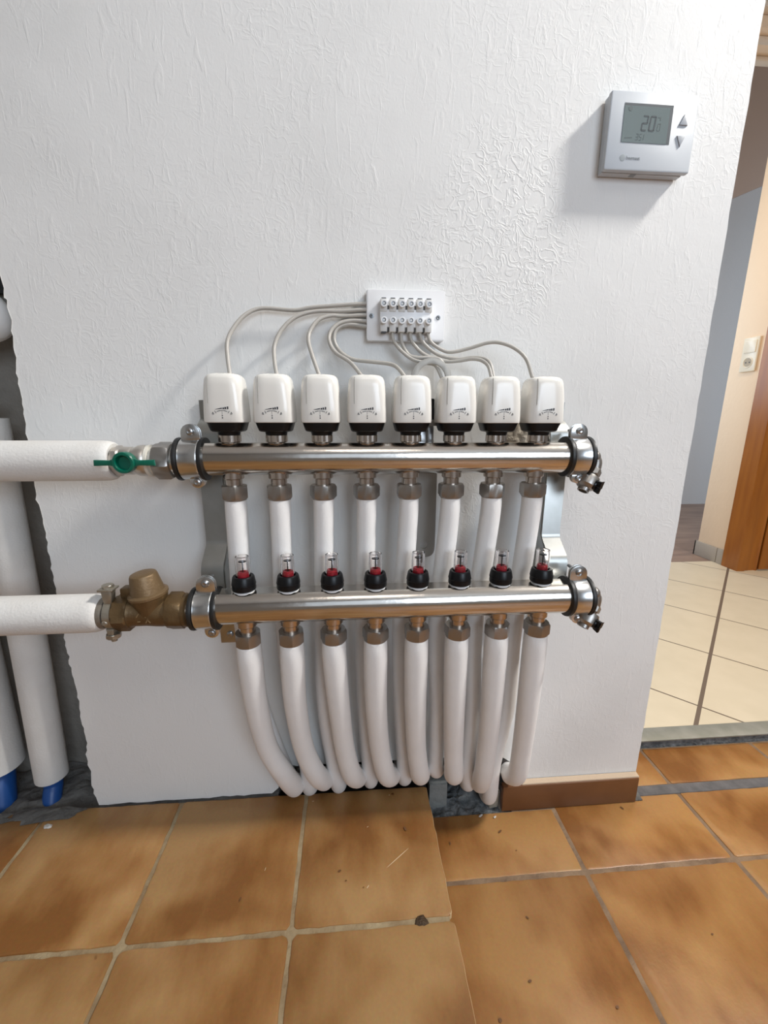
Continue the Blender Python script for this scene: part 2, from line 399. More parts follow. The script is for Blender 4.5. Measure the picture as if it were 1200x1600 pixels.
def jag(a, b, z, amp, step=0.011):
    n = max(2, int(abs(b - a) / step)); return [(a + (b - a) * k / n, z + rnd.uniform(-amp, amp)) for k in range(n)]
outline = leftpts[::-1]                                   # top-left down to bottom-left
outline += jag(-0.4112, -0.128, -0.6125, 0.0014)[1:]
outline += [(-0.128, -0.602), (-0.126, -0.575), (-0.105, -0.559)]
outline += jag(-0.095, 0.262, -0.5615, 0.0015, 0.02)
outline += [(0.266, -0.58), (0.268, -0.60), (0.270, -0.6205)]
outline += jag(0.275, 0.500, -0.6215, 0.0007, 0.02)
edge = [(0.5000 + rnd.uniform(-0.0009, 0.0007), -0.618 + 0.02 * k) for k in range(0, 90)]
edge = [e for e in edge if e[1] < 1.15] + [(0.5, 1.70)]
outline += edge
bm = B(); prism(bm, outline, 'y', 0.0, 0.098)
bmesh.ops.triangulate(bm, faces=[f for f in bm.faces if len(f.verts) > 4])
wall = structure('wall_front', bm, PLASTER, sharp=20)
# masonry behind the plaster shell, visible in the torn chase and in the floor slot
bm = B(); box(bm, (-1.2, 0.100, -0.72), (0.4985, 0.124, 1.7))
structure('wall_recess', bm, CONC)
bm = B(); box(bm, (0.2705, 0.0, FR + 0.0005), (0.499, 0.098, -0.6235))
structure('wall_base', bm, CONC)
bm = B(); box(bm, (-0.4135, -0.0040, -0.74), (-0.1295, 0.0985, -0.6165))
structure('floor_under_wall', bm, MORTAR)
# chipped plaster rim along the torn edge
bm = B(); pr = [p for p in leftpts if -0.60 < p[1] < 0.30]
A = []
for i, (px, pz) in enumerate(pr):
    q = rnd.uniform(0.0015, 0.0055)
    A.append([bm.verts.new((px + 0.0006, -0.0006, pz)), bm.verts.new((px - q * 0.55, 0.004 + rnd.uniform(0, .004), pz)), bm.verts.new((px - q, 0.020, pz)), bm.verts.new((px + 0.002, 0.03, pz))])
for a, b in zip(A, A[1:]):
    for k in range(3): bm.faces.new((a[k], a[k + 1], b[k + 1], b[k]))
structure('trim_torn_plaster_edge', bm, PALECRUMB, sharp=15)

# --- raised floor on the left: real tiles with rounded corners on a grout bed
def tiles(bm, xs, ys, gap, ztop, zbot, rad, seed, wob=0.0008, mi=0, edge_x=None):
    r_ = random.Random(seed)
    for i in range(len(xs) - 1):
        for j in range(len(ys) - 1):
            x0, x1, y0, y1 = xs[i] + gap / 2, xs[i + 1] - gap / 2, ys[j] + gap / 2, ys[j + 1] - gap / 2
            if edge_x is not None and abs(xs[i + 1] - edge_x) < 1e-6: x1 = xs[i + 1] + r_.uniform(-0.001, 0.001)
            dz = r_.uniform(-0.0006, 0.0006)
            pts = []
            for cx, cy, a0 in ((x1 - rad, y1 - rad, 0), (x0 + rad, y1 - rad, 90), (x0 + rad, y0 + rad, 180), (x1 - rad, y0 + rad, 270)):
                for k in range(4):
                    t = math.radians(a0 + 30 * k); pts.append((cx + rad * math.cos(t), cy + rad * math.sin(t)))
            full = []
            for k in range(len(pts)):
                a, b = Vector(pts[k]), Vector(pts[(k + 1) % len(pts)]); n = max(1, int((b - a).length / 0.012))
                for q in range(n):
                    p = a.lerp(b, q / n); full.append((p.x + r_.uniform(-wob, wob), p.y + r_.uniform(-wob, wob)))
            f0 = len(bm.faces)
            cxm, cym = (x0 + x1) / 2, (y0 + y1) / 2
            rings = []
            for inset, zz in ((0.0, zbot), (0.0, ztop - 0.0024), (0.0007, ztop - 0.0008), (0.0028, ztop)):
                rr = []
                for (px, py) in full:
                    sx = 1 - inset * 2 / (x1 - x0); sy = 1 - inset * 2 / (y1 - y0)
                    rr.append(bm.verts.new((cxm + (px - cxm) * sx, cym + (py - cym) * sy, zz + dz)))
                rings.append(rr)
            n = len(full)
            for ri, (a, b) in enumerate(zip(rings, rings[1:])):
                for k in range(n):
                    f = bm.faces.new((a[k], a[(k + 1) % n], b[(k + 1) % n], b[k]))
                    f.material_index = 1 if ri < (2 if (edge_x is not None and abs(xs[i+1]-edge_x) < 1e-6 and full[k][0] > x1 - 0.004) else 1) else 0
            f = bm.faces.new(rings[-1]); f.material_index = 0
TX = [-1.293, -1.0915, -0.890, -0.6885, -0.487, -0.2825, -0.0820, 0.1205]
TY = [-2.60 + 0.2005 * 0 + 0.0] 
TY = [-0.195 - 0.2010 * k for k in range(11, 0, -1)] + [-0.195, -0.0010]
bm = B(); tiles(bm, TX, TY, 0.0050, -0.613, -0.622, 0.006, 5, edge_x=0.1205)
# the slab that carries them
f0 = len(bm.faces)
box(bm, (-1.293, -2.42, -0.74), (0.1150, -0.0042, -0.6150))
for f in list(bm.faces)[f0:]: f.material_index = 2
def glaze_mark(bm, cx, cy, L_, wd_, ang, z, mi):
    n = 10; vs = []
    for k in range(n):
        t = 2 * PI * k / n; x = L_ / 2 * math.cos(t); y = wd_ / 2 * math.sin(t)
        vs.append(bm.verts.new((cx + x * math.cos(ang) - y * math.sin(ang), cy + x * math.sin(ang) + y * math.cos(ang), z)))
    f = bm.faces.new(vs); f.material_index = mi
CHIP = mat('dark_glaze_pit', (0.135, 0.058, 0.018), 0.6); SCR = mat('pale_scratch', (0.60, 0.45, 0.28), 0.6)
for a in ((0.0740, -0.0770, 0.0075, 0.0035, 1.9, 3), (-0.0240, -0.1300, 0.0045, 0.0030, 0.3, 3), (-0.0150, -0.143, 0.0022, 0.0018, 0, 3), (0.0580, -0.1190, 0.0440, 0.0011, 0.62, 4), (0.0140, -0.1530, 0.0050, 0.0014, 0.9, 4), (-0.152, -0.155, 0.0055, 0.0022, 1.4, 3), (0.0170, -0.0700, 0.0030, 0.0009, 0.5, 4), (-0.127, -0.120, 0.0050, 0.0008, 1.4, 4), (-0.0700, -0.0200, 0.0035, 0.0012, 0.2, 4), (0.0550, -0.0180, 0.0025, 0.0016, 0.2, 4)):
    glaze_mark(bm, a[0], a[1], a[2], a[3], a[4], -0.61225, a[5])
structure('floor', bm, [TILE_L, BODY, GROUT, CHIP, SCR], sharp=40)
# --- lower floor on the right
XS = [0.345 + 0.243 * k for k in range(-2, 9)]; YS = [-0.117 - 0.243 * k for k in range(9, 0, -1)] + [-0.117, 0.126]
bm = B()
def lower(xs, ys):
    tiles(bm, xs, ys, 0.0055, FR, FR - 0.008, 0.003, 9, 0.0006)
lower([0.102, 0.345], [y for y in YS if y < 0] + [-0.0100])
lower(XS[2:], [y for y in YS if y < 0] + [0.0022])
lower([0.5, 0.588] + XS[4:], [0.0165, 0.104])
f0 = len(bm.faces)
box(bm, (0.116, -2.42, -0.74), (2.6, -0.0130, FR - 0.0012))
box(bm, (0.2705, -0.0130, -0.74), (2.6, 0.124, FR - 0.0012))
for f in list(bm.faces)[f0:]: f.material_index = 2
for a in ((0.237, -0.047, 0.0080, 0.0032, 0.6, 3), (0.150, -0.060, 0.0050, 0.0028, 1.6, 3), (0.466, -0.022, 0.0065, 0.0030, 2.0, 3), (0.2520, -0.0790, 0.0028, 0.0015, 0, 3), (0.232, -0.168, 0.0050, 0.0020, 2.3, 3), (0.470, -0.205, 0.0030, 0.0020, 0, 3), (0.208, -0.232, 0.0045, 0.0028, 0.2, 3), (0.160, -0.262, 0.0040, 0.0040, 0, 3), (0.300, -0.262, 0.0040, 0.0030, 0.3, 3)):
    glaze_mark(bm, a[0], a[1], a[2], a[3], a[4], FR + 0.00075, a[5])
structure('floor_lower', bm, [TILE_R, BODY, GROUT_R, CHIP, SCR], sharp=40)
# joint filler strip where the old door frame stood
bm = B(); prism(bm, [(-0.0015, FR - 0.001), (-0.001, FR + 0.0006), (0.004, FR + 0.0016), (0.012, FR + 0.0012), (0.0175, FR + 0.0004), (0.018, FR - 0.001)], 'x', 0.502, 2.4)
structure('trim_joint_filler', bm, GAP)
bm = B(); prism(bm, [(-0.0105, FR), (-0.0105, FR + 0.0018), (0.006, FR + 0.0045), (0.006, FR)], 'x', 0.4975, 0.512)
structure('trim_mortar_dab', bm, MORTAR)
# threshold to the passage
bm = B(); box(bm, (0.499, 0.104, FR - 0.002), (2.4, 0.120, -0.6545))
structure('trim_threshold_base', bm, RUBBLE)
bm = B(); box(bm, (0.4985, 0.1015, -0.6540), (2.4, 0.1370, -0.6505), 0.0008)
structure('trim_threshold', bm, THRESH)
# passage floor, laid diagonally
bm = B(); box(bm, (0.4, 0.1372, -0.69), (2.6, 1.125, -0.6525))
structure('floor_passage', bm, pale_tile_material())
bm = B(); box(bm, (0.4, 1.1255, -0.69), (4.6, 2.36, -0.6525))
structure('floor_far_room', bm, PARQ)
bm = B(); box(bm, (0.4, 2.36, -0.70), (4.6, 2.44, 2.6))
bm2 = B(); box(bm2, (4.6, 1.12, -0.70), (4.68, 2.44, 2.6)); structure('wall_far_right', bm2, BLUEW)
structure('wall_far', bm, BLUEW)
# far room: left wall with an opening behind the fill light, slanted shade panel, ceiling
bm = B(); box(bm, (0.4, 1.12, -0.69), (0.46, 2.36, -0.1)); box(bm, (0.4, 1.12, 1.0), (0.46, 2.36, 2.6)); box(bm, (0.4, 1.12, -0.1), (0.46, 1.5, 1.0))
structure('wall_far_left', bm, BLUEW)
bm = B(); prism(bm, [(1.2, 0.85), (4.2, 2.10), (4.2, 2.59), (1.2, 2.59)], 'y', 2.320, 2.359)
structure('wall_shade_panel', bm, mat('painted_header_shade', (0.62, 0.47, 0.38), 0.8))  # brown colour and slanted edge paint the header's shadow on the far wall
# pier with the switch, wrapped by the door frame
bm = B(); box(bm, (1.675, 1.005, -0.69), (2.3, 1.225, 1.45), 0.004)
structure('wall_pier', bm, BEIGE)
bm = B(); box(bm, (1.6668, 1.108, -0.652), (1.6745, 1.2335, -0.583), 0.001); box(bm, (1.6668, 1.0735, -0.652), (1.6745, 1.105, -0.583), 0.001); box(bm, (1.6668, 1.2255, -0.652), (1.80, 1.2335, -0.583), 0.001)
structure('baseboard_passage', bm, SKIRT)
# header over the far opening with its mouldings
bm = B(); box(bm, (0.50, 1.15, 1.368), (1.674, 1.28, 2.6)); box(bm, (1.674, 1.15, 1.452), (4.6, 1.28, 2.6))
structure('wall_header', bm, BEIGE)
bm = B(); box(bm, (0.50, 1.262, 1.352), (1.674, 1.290, 1.3675), 0.003); box(bm, (0.50, 1.180, 1.356), (1.674, 1.205, 1.3675), 0.004); box(bm, (0.50, 1.118, 1.402), (1.674, 1.1495, 1.422), 0.004)
structure('trim_header', bm, PALECREAM)
# door
dr = thing('door_frame', (1.72, 1.0, -0.6525), None, None); del_l = dr
dr.name = 'door_1'; dr['kind'] = 'structure'
bm = B(); prism(bm, [(1.664, 0.992), (1.700, 0.992), (1.706, 0.998), (1.722, 0.998), (1.722, 1.004), (1.674, 1.004), (1.674, 1.070), (1.664, 1.070)], 'z', -0.6524, 1.44, 0.0012)
obj('door_casing', bm, DOORW, dr)
bm = B(); prism(bm, [(1.7225, 1.0015), (1.752, 1.0015), (1.757, 0.996), (1.760, 0.996), (1.764, 1.0015), (1.7745, 1.0045), (1.7225, 1.0045)], 'z', -0.6524, 1.43)
obj('door_stop', bm, DOORW, dr)
bm = B(); box(bm, (1.7660, 0.992, -0.6460), (2.30, 1.000, 1.43), 0.002)
box(bm, (1.86, 0.9885, -0.50), (2.2, 0.9925, 0.2), 0.002); box(bm, (1.86, 0.9885, 0.32), (2.2, 0.9925, 1.3), 0.002)
obj('door_leaf', bm, DOORW, dr)
# --- the brown skirting tile on the right
bm = B(); box(bm, (0.2525, -0.0125, FR + 0.0004), (0.4975, -0.0012, -0.6190), 0.0009)
structure('baseboard_right', bm, BROWN)
bm = B(); prism(bm, [(-0.0105, -0.6188), (-0.0100, -0.6170), (-0.0010, -0.6158), (-0.0008, -0.6188)], 'x', 0.286, 0.4985)
structure('trim_skirting_joint', bm, mat('sandy_joint', (0.55, 0.42, 0.30), 0.9, bump=(90, 0.001)))
# --- rest of the room (seen in the chrome and from other positions)
bm = B(); box(bm, (-2.5, -2.75, 1.70), (2.7, 1.20, 1.78)); box(bm, (0.4, 1.20, 2.6), (4.7, 2.44, 2.66))
structure('ceiling', bm, mat('ceiling_paint', (0.78, 0.77, 0.75), 0.8))
bm = B(); box(bm, (-1.36, -2.75, -0.74), (-1.293, 0.10, 1.70))
structure('wall_left', bm, ROOMW)
bm = B()
box(bm, (-1.293, -2.70, -0.74), (-0.42, -2.62, 1.70)); box(bm, (1.12, -2.70, -0.74), (2.62, -2.62, 1.70))
box(bm, (-0.42, -2.70, -0.74), (1.12, -2.62, 0.08)); box(bm, (-0.42, -2.70, 1.43), (1.12, -2.62, 1.70))
structure('wall_back', bm, ROOMW)
wn = thing('window_1', (0.35, -2.66, 0.08), None, None); wn['kind'] = 'structure'
bm = B()
for lo, hi in (((-0.42, -2.68, 0.08), (-0.36, -2.63, 1.43)), ((1.06, -2.68, 0.08), (1.12, -2.63, 1.43)), ((0.32, -2.68, 0.14), (0.38, -2.63, 1.37)), ((-0.36, -2.68, 0.08), (1.06, -2.63, 0.14)), ((-0.36, -2.68, 1.37), (1.06, -2.63, 1.43))):
    box(bm, lo, hi, 0.004)
obj('window_frame', bm, BOARD, wn)
bm = B(); box(bm, (2.62, -2.70, -0.74), (2.69, 1.0, 1.70))
structure('wall_right', bm, ROOMW)

# ================================================================== CHASE ON THE LEFT
def rough_bed(name, x0, x1, y0, y1, zf, amp, nx, ny, sc, m, zb=-0.735, seed=0.0):
    bm = B(); g = []
    for i in range(nx + 1):
        row = []
        for j in range(ny + 1):
            x = x0 + (x1 - x0) * i / nx; y = y0 + (y1 - y0) * j / ny
            z = zf(x, y) + amp * noise.noise(V(x * sc + seed, y * sc, 1.7)) + amp * 0.5 * noise.noise(V(x * sc * 3, y * sc * 3 + seed, 4.1))
            row.append(bm.verts.new((x, y, z)))
        g.append(row)
    for i in range(nx):
        for j in range(ny): bm.faces.new((g[i][j], g[i + 1][j], g[i + 1][j + 1], g[i][j + 1]))
    rim = [g[i][0] for i in range(nx + 1)] + [g[nx][j] for j in range(1, ny + 1)] + [g[i][ny] for i in range(nx - 1, -1, -1)] + [g[0][j] for j in range(ny - 1, 0, -1)]
    lowv = [bm.verts.new((v.co.x, v.co.y, zb)) for v in rim]; n = len(rim)
    for k in range(n): bm.faces.new((rim[k], lowv[k], lowv[(k + 1) % n], rim[(k + 1) % n]))
    bm.faces.new(lowv)
    return obj(name, bm, m, sharp=60)
o = rough_bed('mortar_bed', -0.95, -0.4155, -0.0035, 0.0975, lambda x, y: -0.622 - 0.006 * math.sin(x * 40) - (0.0 if y > 0.01 else 0.004), 0.010, 70, 16, 28, MORTAR)
tag(o, 'rough grey mortar on the floor of the open wall chase at left', 'mortar', kind='stuff')
# thin smears of grey mortar spread onto the tiles in front of the chase
rs = random.Random(21)
def smear(cx, cy, rx, ry, h, name, m, label, z=-0.6126, seed=0, cat='mortar'):
    bm = B(); r_ = random.Random(seed); n = 16
    top = []; bot_ = []
    for k in range(n):
        t = 2 * PI * k / n; q = r_.uniform(0.65, 1.1)
        bot_.append(bm.verts.new((cx + rx * q * math.cos(t), cy + ry * q * math.sin(t), z)))
        top.append(bm.verts.new((cx + rx * q * 0.7 * math.cos(t), cy + ry * q * 0.7 * math.sin(t), z + h * r_.uniform(0.6, 1.2))))
    for k in range(n): bm.faces.new((bot_[k], bot_[(k + 1) % n], top[(k + 1) % n], top[k]))
    bm.faces.new(top); bm.faces.new(bot_[::-1])
    return tag(obj(name, bm, m, sharp=50), label, cat)
smear(-0.487, -0.012, 0.066, 0.016, 0.0020, 'mortar_smear', MORTAR, 'grey mortar smear on the tiles below the narrow blue pipe', seed=1)
smear(-0.575, -0.016, 0.050, 0.014, 0.0020, 'mortar_smear', MORTAR, 'grey mortar smear on the tiles below the thick blue pipe, at the left edge', seed=2)
smear(-0.470, -0.032, 0.007, 0.004, 0.0025, 'plaster_chip', PALECRUMB, 'white plaster chip on the tile, the nearer one below the narrow blue pipe', seed=3, cat='plaster chip')
smear(-0.446, -0.003, 0.009, 0.006, 0.0035, 'plaster_chip', PALECRUMB, 'white plaster chip beside the narrow blue pipe, to its right', seed=4, z=-0.622, cat='plaster chip')
smear(-0.488, -0.006, 0.011, 0.004, 0.005, 'plaster_chip', PALECRUMB, 'white plaster chip lying at the foot of the narrow blue pipe', seed=5, z=-0.621, cat='plaster chip')

def chase_pipe(x, y, r, ztop, zbot, lean, xb, yb, rb, label):
    t = thing('riser_pipe', (xb, yb, -0.625), label, 'pipe')
    bm = B(); tube(bm, [(x, y, ztop), (x + lean * 0.4, y, ztop * 0.5 + zbot * 0.5), (x + lean, y, zbot + 0.004), ], r, 28, 12)
    obj('insulation', bm, FOAM, t)
    bm = B(); tube(bm, [(x + lean, y, zbot + 0.03), (x + lean, y, zbot - 0.01), ((x + lean) * 0.6 + xb * 0.4, y * 0.6 + yb * 0.4, (zbot - 0.64) / 2), (xb, yb, -0.640)], rb, 22, 8)
    tag(obj('blue_pipe', bm, BLUE, t), 'bare blue plastic pipe below the foam')
    return t
chase_pipe(-0.4905, 0.036, 0.0232, -0.004, -0.588, -0.014, -0.500, 0.0125, 0.0135, 'narrow foam-covered vertical pipe with bare blue foot, right one in the chase')
chase_pipe(-0.590, 0.045, 0.034, 0.02, -0.570, 0.0, -0.580, 0.022, 0.0185, 'thick foam-covered vertical pipe with bare blue foot, leftmost in the chase')
bm = B(); tube(bm, [(-0.60, 0.05, 0.150), (-0.52, 0.05, 0.150), (-0.478, 0.048, 0.142), (-0.468, 0.05, 0.12), (-0.50, 0.05, 0.109)], 0.021, 22, 8)
tag(obj('pipe_elbow', bm, FOAM2), 'white pipe bend high in the chase, at the left edge of the photo', 'pipe')
bm = B(); tube(bm, [(-0.60, 0.045, 0.016), (-0.51, 0.045, 0.016), (-0.486, 0.045, 0.013)], 0.0095, 20, 6)
tag(obj('pipe_stub', bm, FOAM2), 'small white pipe stub just above the upper thick insulated pipe, at the left edge', 'pipe')
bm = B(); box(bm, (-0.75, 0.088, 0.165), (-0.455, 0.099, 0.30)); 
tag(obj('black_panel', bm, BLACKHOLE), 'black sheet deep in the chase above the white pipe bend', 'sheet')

# ================================================================== FLOOR SLOT
o = rough_bed('rubble_bed', 0.1245, 0.2515, -0.0122, 0.097, lambda x, y: -0.672 + 0.012 * min(1, max(0, (y - 0.0) / 0.03)) - 0.012 * max(0, 1 - abs(x - 0.17) / 0.03) * (y > 0.02), 0.007, 44, 36, 45, RUBBLE, seed=3.3)
tag(o, 'dark grey rubble in the floor slot between the raised tile and the brown skirting', 'rubble', kind='stuff')
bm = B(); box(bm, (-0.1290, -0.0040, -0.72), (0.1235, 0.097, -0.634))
structure('floor_slot', bm, BLACKHOLE)  # black colour stands in for the dark inside the cavity
bm = B(); box(bm, (0.1275, 0.006, -0.69), (0.160, 0.034, -0.6235), 0.002)
for v in bm.verts: v.co += V(*(noise.noise(v.co * 60 + V(i * 9, 0, 0)) * 0.0016 for i in range(3)))
tag(obj('mortar_block', bm, mat('pale_grey_mortar_block', (0.24, 0.25, 0.24), 0.9, bump=(90, 0.003), var=((0.19, 0.20, 0.19), 30))), 'smooth grey mortar block in the floor slot beside the raised tile corner', 'mortar block')
bm = B(); box(bm, (0.232, -0.002, -0.672), (0.252, 0.02, -0.640), 0.003)
for v in bm.verts: v.co += V(*(noise.noise(v.co * 90 + V(i * 9, 0, 0)) * 0.003 for i in range(3)))
tag(obj('mortar_lump', bm, mat('sandy_lump', (0.33, 0.29, 0.23), 0.95, bump=(120, 0.004))), 'sandy mortar lump at the left end of the brown skirting tile', 'mortar')
for k, (x, y, l) in enumerate(((0.213, -0.018, 'in the middle below the pipes'), (0.2365, -0.022, 'next to the skirting end'))):
    bm = B(); r_ = random.Random(k); 
    res = bmesh.ops.create_icosphere(bm, subdivisions=1, radius=0.0016)
    for v in res['verts']: v.co = V(v.co.x * (3.2 - k), v.co.y * 1.2, v.co.z * 0.8) * r_.uniform(0.8, 1.1) + V(x, y, FR + 0.0012)
    bmesh.ops.rotate(bm, verts=bm.verts, cent=V(x, y, FR + 0.001), matrix=Matrix.Rotation(0.5, 3, 'Z'))
    tag(obj('plaster_crumb', bm, PALECRUMB), 'tiny white plaster crumb on the lower tile edge, ' + l, 'plaster chip', 'plaster crumbs by the rubble')
# the drill hole filled with dirt at the tile corner
smear(0.079, -0.1960, 0.0115, 0.0080, 0.0022, 'dirt_clot', mat('dark_dirt', (0.06, 0.032, 0.012), 0.6, bump=(300, 0.004)), 'dark dirt clot in the broken grout joint near the raised tile edge', seed=8, z=-0.6145, cat='dirt')

# ================================================================== MANIFOLD BARS
UX = [-0.1458 + 0.05503 * i for i in range(8)]
LX = [-0.1340 + 0.05414 * i for i in range(8)]
UY, UZ, UR, UH = -0.055, -0.0505, 0.0212, 0.0186     # UR radius, UH height of the flat land on top above the axis
LY, LZ, LR, LH = -0.090, -0.2306, 0.0222, 0.0198
def bar(name, label, X, y, z, r, h, xl, xr, nut0, flat):
    t = thing(name, (0.05, y, z - r), label, 'manifold')
    bm = B(); n = 48
    a0 = math.asin(h / r); prof = [(math.cos(t), math.sin(t)) for t in [a0 - (PI + 2 * a0) * k / 60 for k in range(61)]]
    rings = []
    for xx, q in ((xl, 0.92), (xl + 0.002, 1), (xr - 0.002, 1), (xr, 0.92)):
        rings.append([bm.verts.new((xx, y - r * q * c, z + r * q * s_)) for c, s_ in prof])
    for A_, B_ in zip(rings, rings[1:]):
        for k in range(61): bm.faces.new((A_[k], A_[(k + 1) % 61], B_[(k + 1) % 61], B_[k]))
    bm.faces.new(rings[0]); bm.faces.new(rings[-1][::-1])
    obj('tube', bm, STEEL, t, sharp=24)
    for i, x in enumerate(X):
        zb = z - r
        bm = B()
        lathe(bm, (x, y, zb + 0.004), (0, 0, -1), [(0.0125, 0), (0.0125, 0.0075), (0.0117, 0.0085), (0.0100, 0.009), (0.0100, zb + 0.004 - nut0 + 0.002)], 32)
        nip = obj('outlet_nipple', bm, NICKEL, t)
        bm = B(); hexnut(bm, (x, y, nut0), (x, y, nut0 - 0.0165), 0.0172, rot=[0.25, 0.3, 0.1, 0.2, 0.5, 0.45, 0.0, 0.55][i], ch=0.0022)
        lathe(bm, (x, y, nut0 - 0.0160), (0, 0, -1), [(0.0142, 0), (0.0140, 0.0022), (0.0120, 0.0032)], 32)
        obj('compression_nut', bm, SATIN, t)
        if flat:     # valve seats on top, for the actuators
            bm = B(); zt = z + h - 0.004
            lathe(bm, (x, y, zt - 0.004), (0, 0, 1), [(0.0110, 0), (0.0110, 0.0085), (0.0098, 0.0090), (0.0098, 0.0100)], 32)
            obj('valve_seat', bm, NICKEL, t)
        else:
            bm = B(); zt = z + h
            lathe(bm, (x, y, zt - 0.001), (0, 0, 1), [(0.0125, 0), (0.0125, 0.0022), (0.0118, 0.0026)], 32)
            tag(obj('gasket_ring', bm, BOARD, t), 'white ring under a flow meter')
    return t
ub = bar('manifold_bar', 'upper polished steel manifold bar carrying the white actuators', UX, UY, UZ, UR, UH, -0.2115, 0.305, -0.0845, True)
lb = bar('manifold_bar', 'lower polished steel manifold bar carrying the clear flow meters', LX, LY, LZ, LR, LH, -0.1985, 0.308, -0.2665, False)

# ================================================================== ACTUATORS
def actuator(label):
    t = thing('thermal_actuator', (0, 0, 0), label, 'actuator', 'white actuators on the upper manifold bar')
    # white cap: lofted rounded square, tapering to the top
    bm = B(); rings = []; n = 48
    def ring(hw, hd, z, p, yo=0):
        o_ = []
        for k in range(n):
            a = 2 * PI * k / n; c, s = math.cos(a), math.sin(a)
            q = (abs(c) ** p + abs(s) ** p) ** (-1 / p)
            o_.append(bm.verts.new((hw * q * c, hd * q * s + yo, z)))
        return o_
    prof = [(0.0218, 0.0205, 0.0000, 5.0), (0.0236, 0.0223, 0.0006, 5.0), (0.0240, 0.0227, 0.0030, 5.0), (0.0237, 0.0225, 0.016, 4.8), (0.0231, 0.0221, 0.030, 4.4), (0.0223, 0.0214, 0.042, 4.0),
            (0.0213, 0.0205, 0.0495, 3.6), (0.0200, 0.0192, 0.0525, 3.3), (0.0178, 0.0172, 0.0547, 3.0), (0.0120, 0.0115, 0.0560, 2.6), (0.0040, 0.0040, 0.0565, 2.0)]
    for hw, hd, z, p in prof: rings.append(ring(hw, hd, z, p))
    for a, b in zip(rings, rings[1:]):
        for k in range(n): bm.faces.new((a[k], a[(k + 1) % n], b[(k + 1) % n], b[k]))
    bm.faces.new(rings[0][::-1]); bm.faces.new(rings[-1])
    cap = obj('white_cap', bm, WHITE, t)
    # seam lines on both front corners
    for s in (-1,):
        bm = B(); tube(bm, [(s * 0.0150, -0.0222, 0.022), (s * 0.0150, -0.0216, 0.034), (s * 0.0147, -0.0203, 0.045), (s * 0.0142, -0.0178, 0.0520), (s * 0.0130, -0.011, 0.0540)], 0.00035, 6, 6)
        sub('cap_seam', bm, mat('seam_shadow_plastic', (0.36, 0.35, 0.33), 0.5) if 'seam_shadow_plastic' not in bpy.data.materials else bpy.data.materials['seam_shadow_plastic'], cap)
    # printed scale
    bm = B(); yf = -0.02275
    def mark(pts, y=yf):
        A_ = [bm.verts.new((p[0], y, p[1])) for p in pts]; B_ = [bm.verts.new((p[0], y + 0.0004, p[1])) for p in pts]; m_ = len(pts)
        bm.faces.new(A_); bm.faces.new(B_[::-1])
        for i in range(m_): bm.faces.new((A_[i], B_[i], B_[(i + 1) % m_], A_[(i + 1) % m_]))
    def seg(x0, z0, x1, z1, th):
        d = V(x1 - x0, z1 - z0, 0); d.normalize(); nx, nz = -d.y * th / 2, d.x * th / 2
        mark([(x0 + nx, z0 + nz), (x1 + nx, z1 + nz), (x1 - nx, z1 - nz), (x0 - nx, z0 - nz)])
    zc = 0.0135
    mark([(-0.0086, zc + 0.0024), (0.0000, zc + 0.0030), (0.0000, zc + 0.0046), (-0.0086, zc + 0.0027)])
    for k, (x, hh) in enumerate(((0.0010, 0.0022), (0.0036, 0.0028), (0.0066, 0.0034))):
        mark([(x, zc + 0.0026), (x + 0.0019, zc + 0.0026), (x + 0.0019, zc + 0.0026 + hh), (x, zc + 0.0026 + hh)])
    pa = [(math.sin(a), math.cos(a)) for a in [math.radians(-24 + 6 * k) for k in range(9)]]
    for p, q in zip(pa, pa[1:]):
        seg(p[0] * 0.0175, zc - 0.0165 + p[1] * 0.0175, q[0] * 0.0175, zc - 0.0165 + q[1] * 0.0175, 0.00035)
    for a in (-20, -15, -10, 10, 15, 20):
        s_, c_ = math.sin(math.radians(a)), math.cos(math.radians(a)); seg(s_ * 0.0168, zc - 0.0165 + c_ * 0.0168, s_ * 0.0180, zc - 0.0165 + c_ * 0.0180, 0.0004)
    for sgn in (-1, 1):
        a = math.radians(30 * sgn); s_, c_ = math.sin(a), math.cos(a)
        seg(s_ * 0.0155, zc - 0.0160 + c_ * 0.0155, s_ * 0.0190, zc - 0.0160 + c_ * 0.0190, 0.0006)
        seg(sgn * 0.0108, zc - 0.0040, sgn * 0.0122, zc - 0.0012, 0.0005); seg(sgn * 0.0122, zc - 0.0012, sgn * 0.0130, zc - 0.0036, 0.0005); seg(sgn * 0.0108, zc - 0.0040, sgn * 0.0130, zc - 0.0036, 0.0005)
    seg(0, zc + 0.0006, 0, zc - 0.0045, 0.00025)
    mark([(-0.0007, zc - 0.0065), (0.0007, zc - 0.0065), (0.0007, zc - 0.0052), (-0.0007, zc - 0.0052)])
    mark([(-0.0007, zc - 0.0095), (0.0007, zc - 0.0095), (0.0007, zc - 0.0078), (-0.0007, zc - 0.0078)])
    for v in bm.verts: v.co.x *= 0.86; v.co.z = zc + (v.co.z - zc) * 0.86 - 0.0004
    sub('printed_scale', bm, INK, cap)
    # black lower cone with neck
    bm = B(); rings = []
    for hw, hd, z, p in ((0.0112, 0.0112, -0.0150, 2.0), (0.0128, 0.0128, -0.0142, 2.0), (0.0134, 0.0134, -0.0112, 2.0), (0.0180, 0.0175, -0.0104, 3.0), (0.0196, 0.0188, -0.0092, 3.4), (0.0222, 0.0208, 0.0004, 4.6), (0.0222, 0.0208, 0.0012, 4.6)):
        rings.append(ring(hw, hd, z, p))
    for a, b in zip(rings, rings[1:]):
        for k in range(n): bm.faces.new((a[k], a[(k + 1) % n], b[(k + 1) % n], b[k]))
    bm.faces.new(rings[0][::-1]); bm.faces.new(rings[-1])
    obj('black_base', bm, BLACK, t)
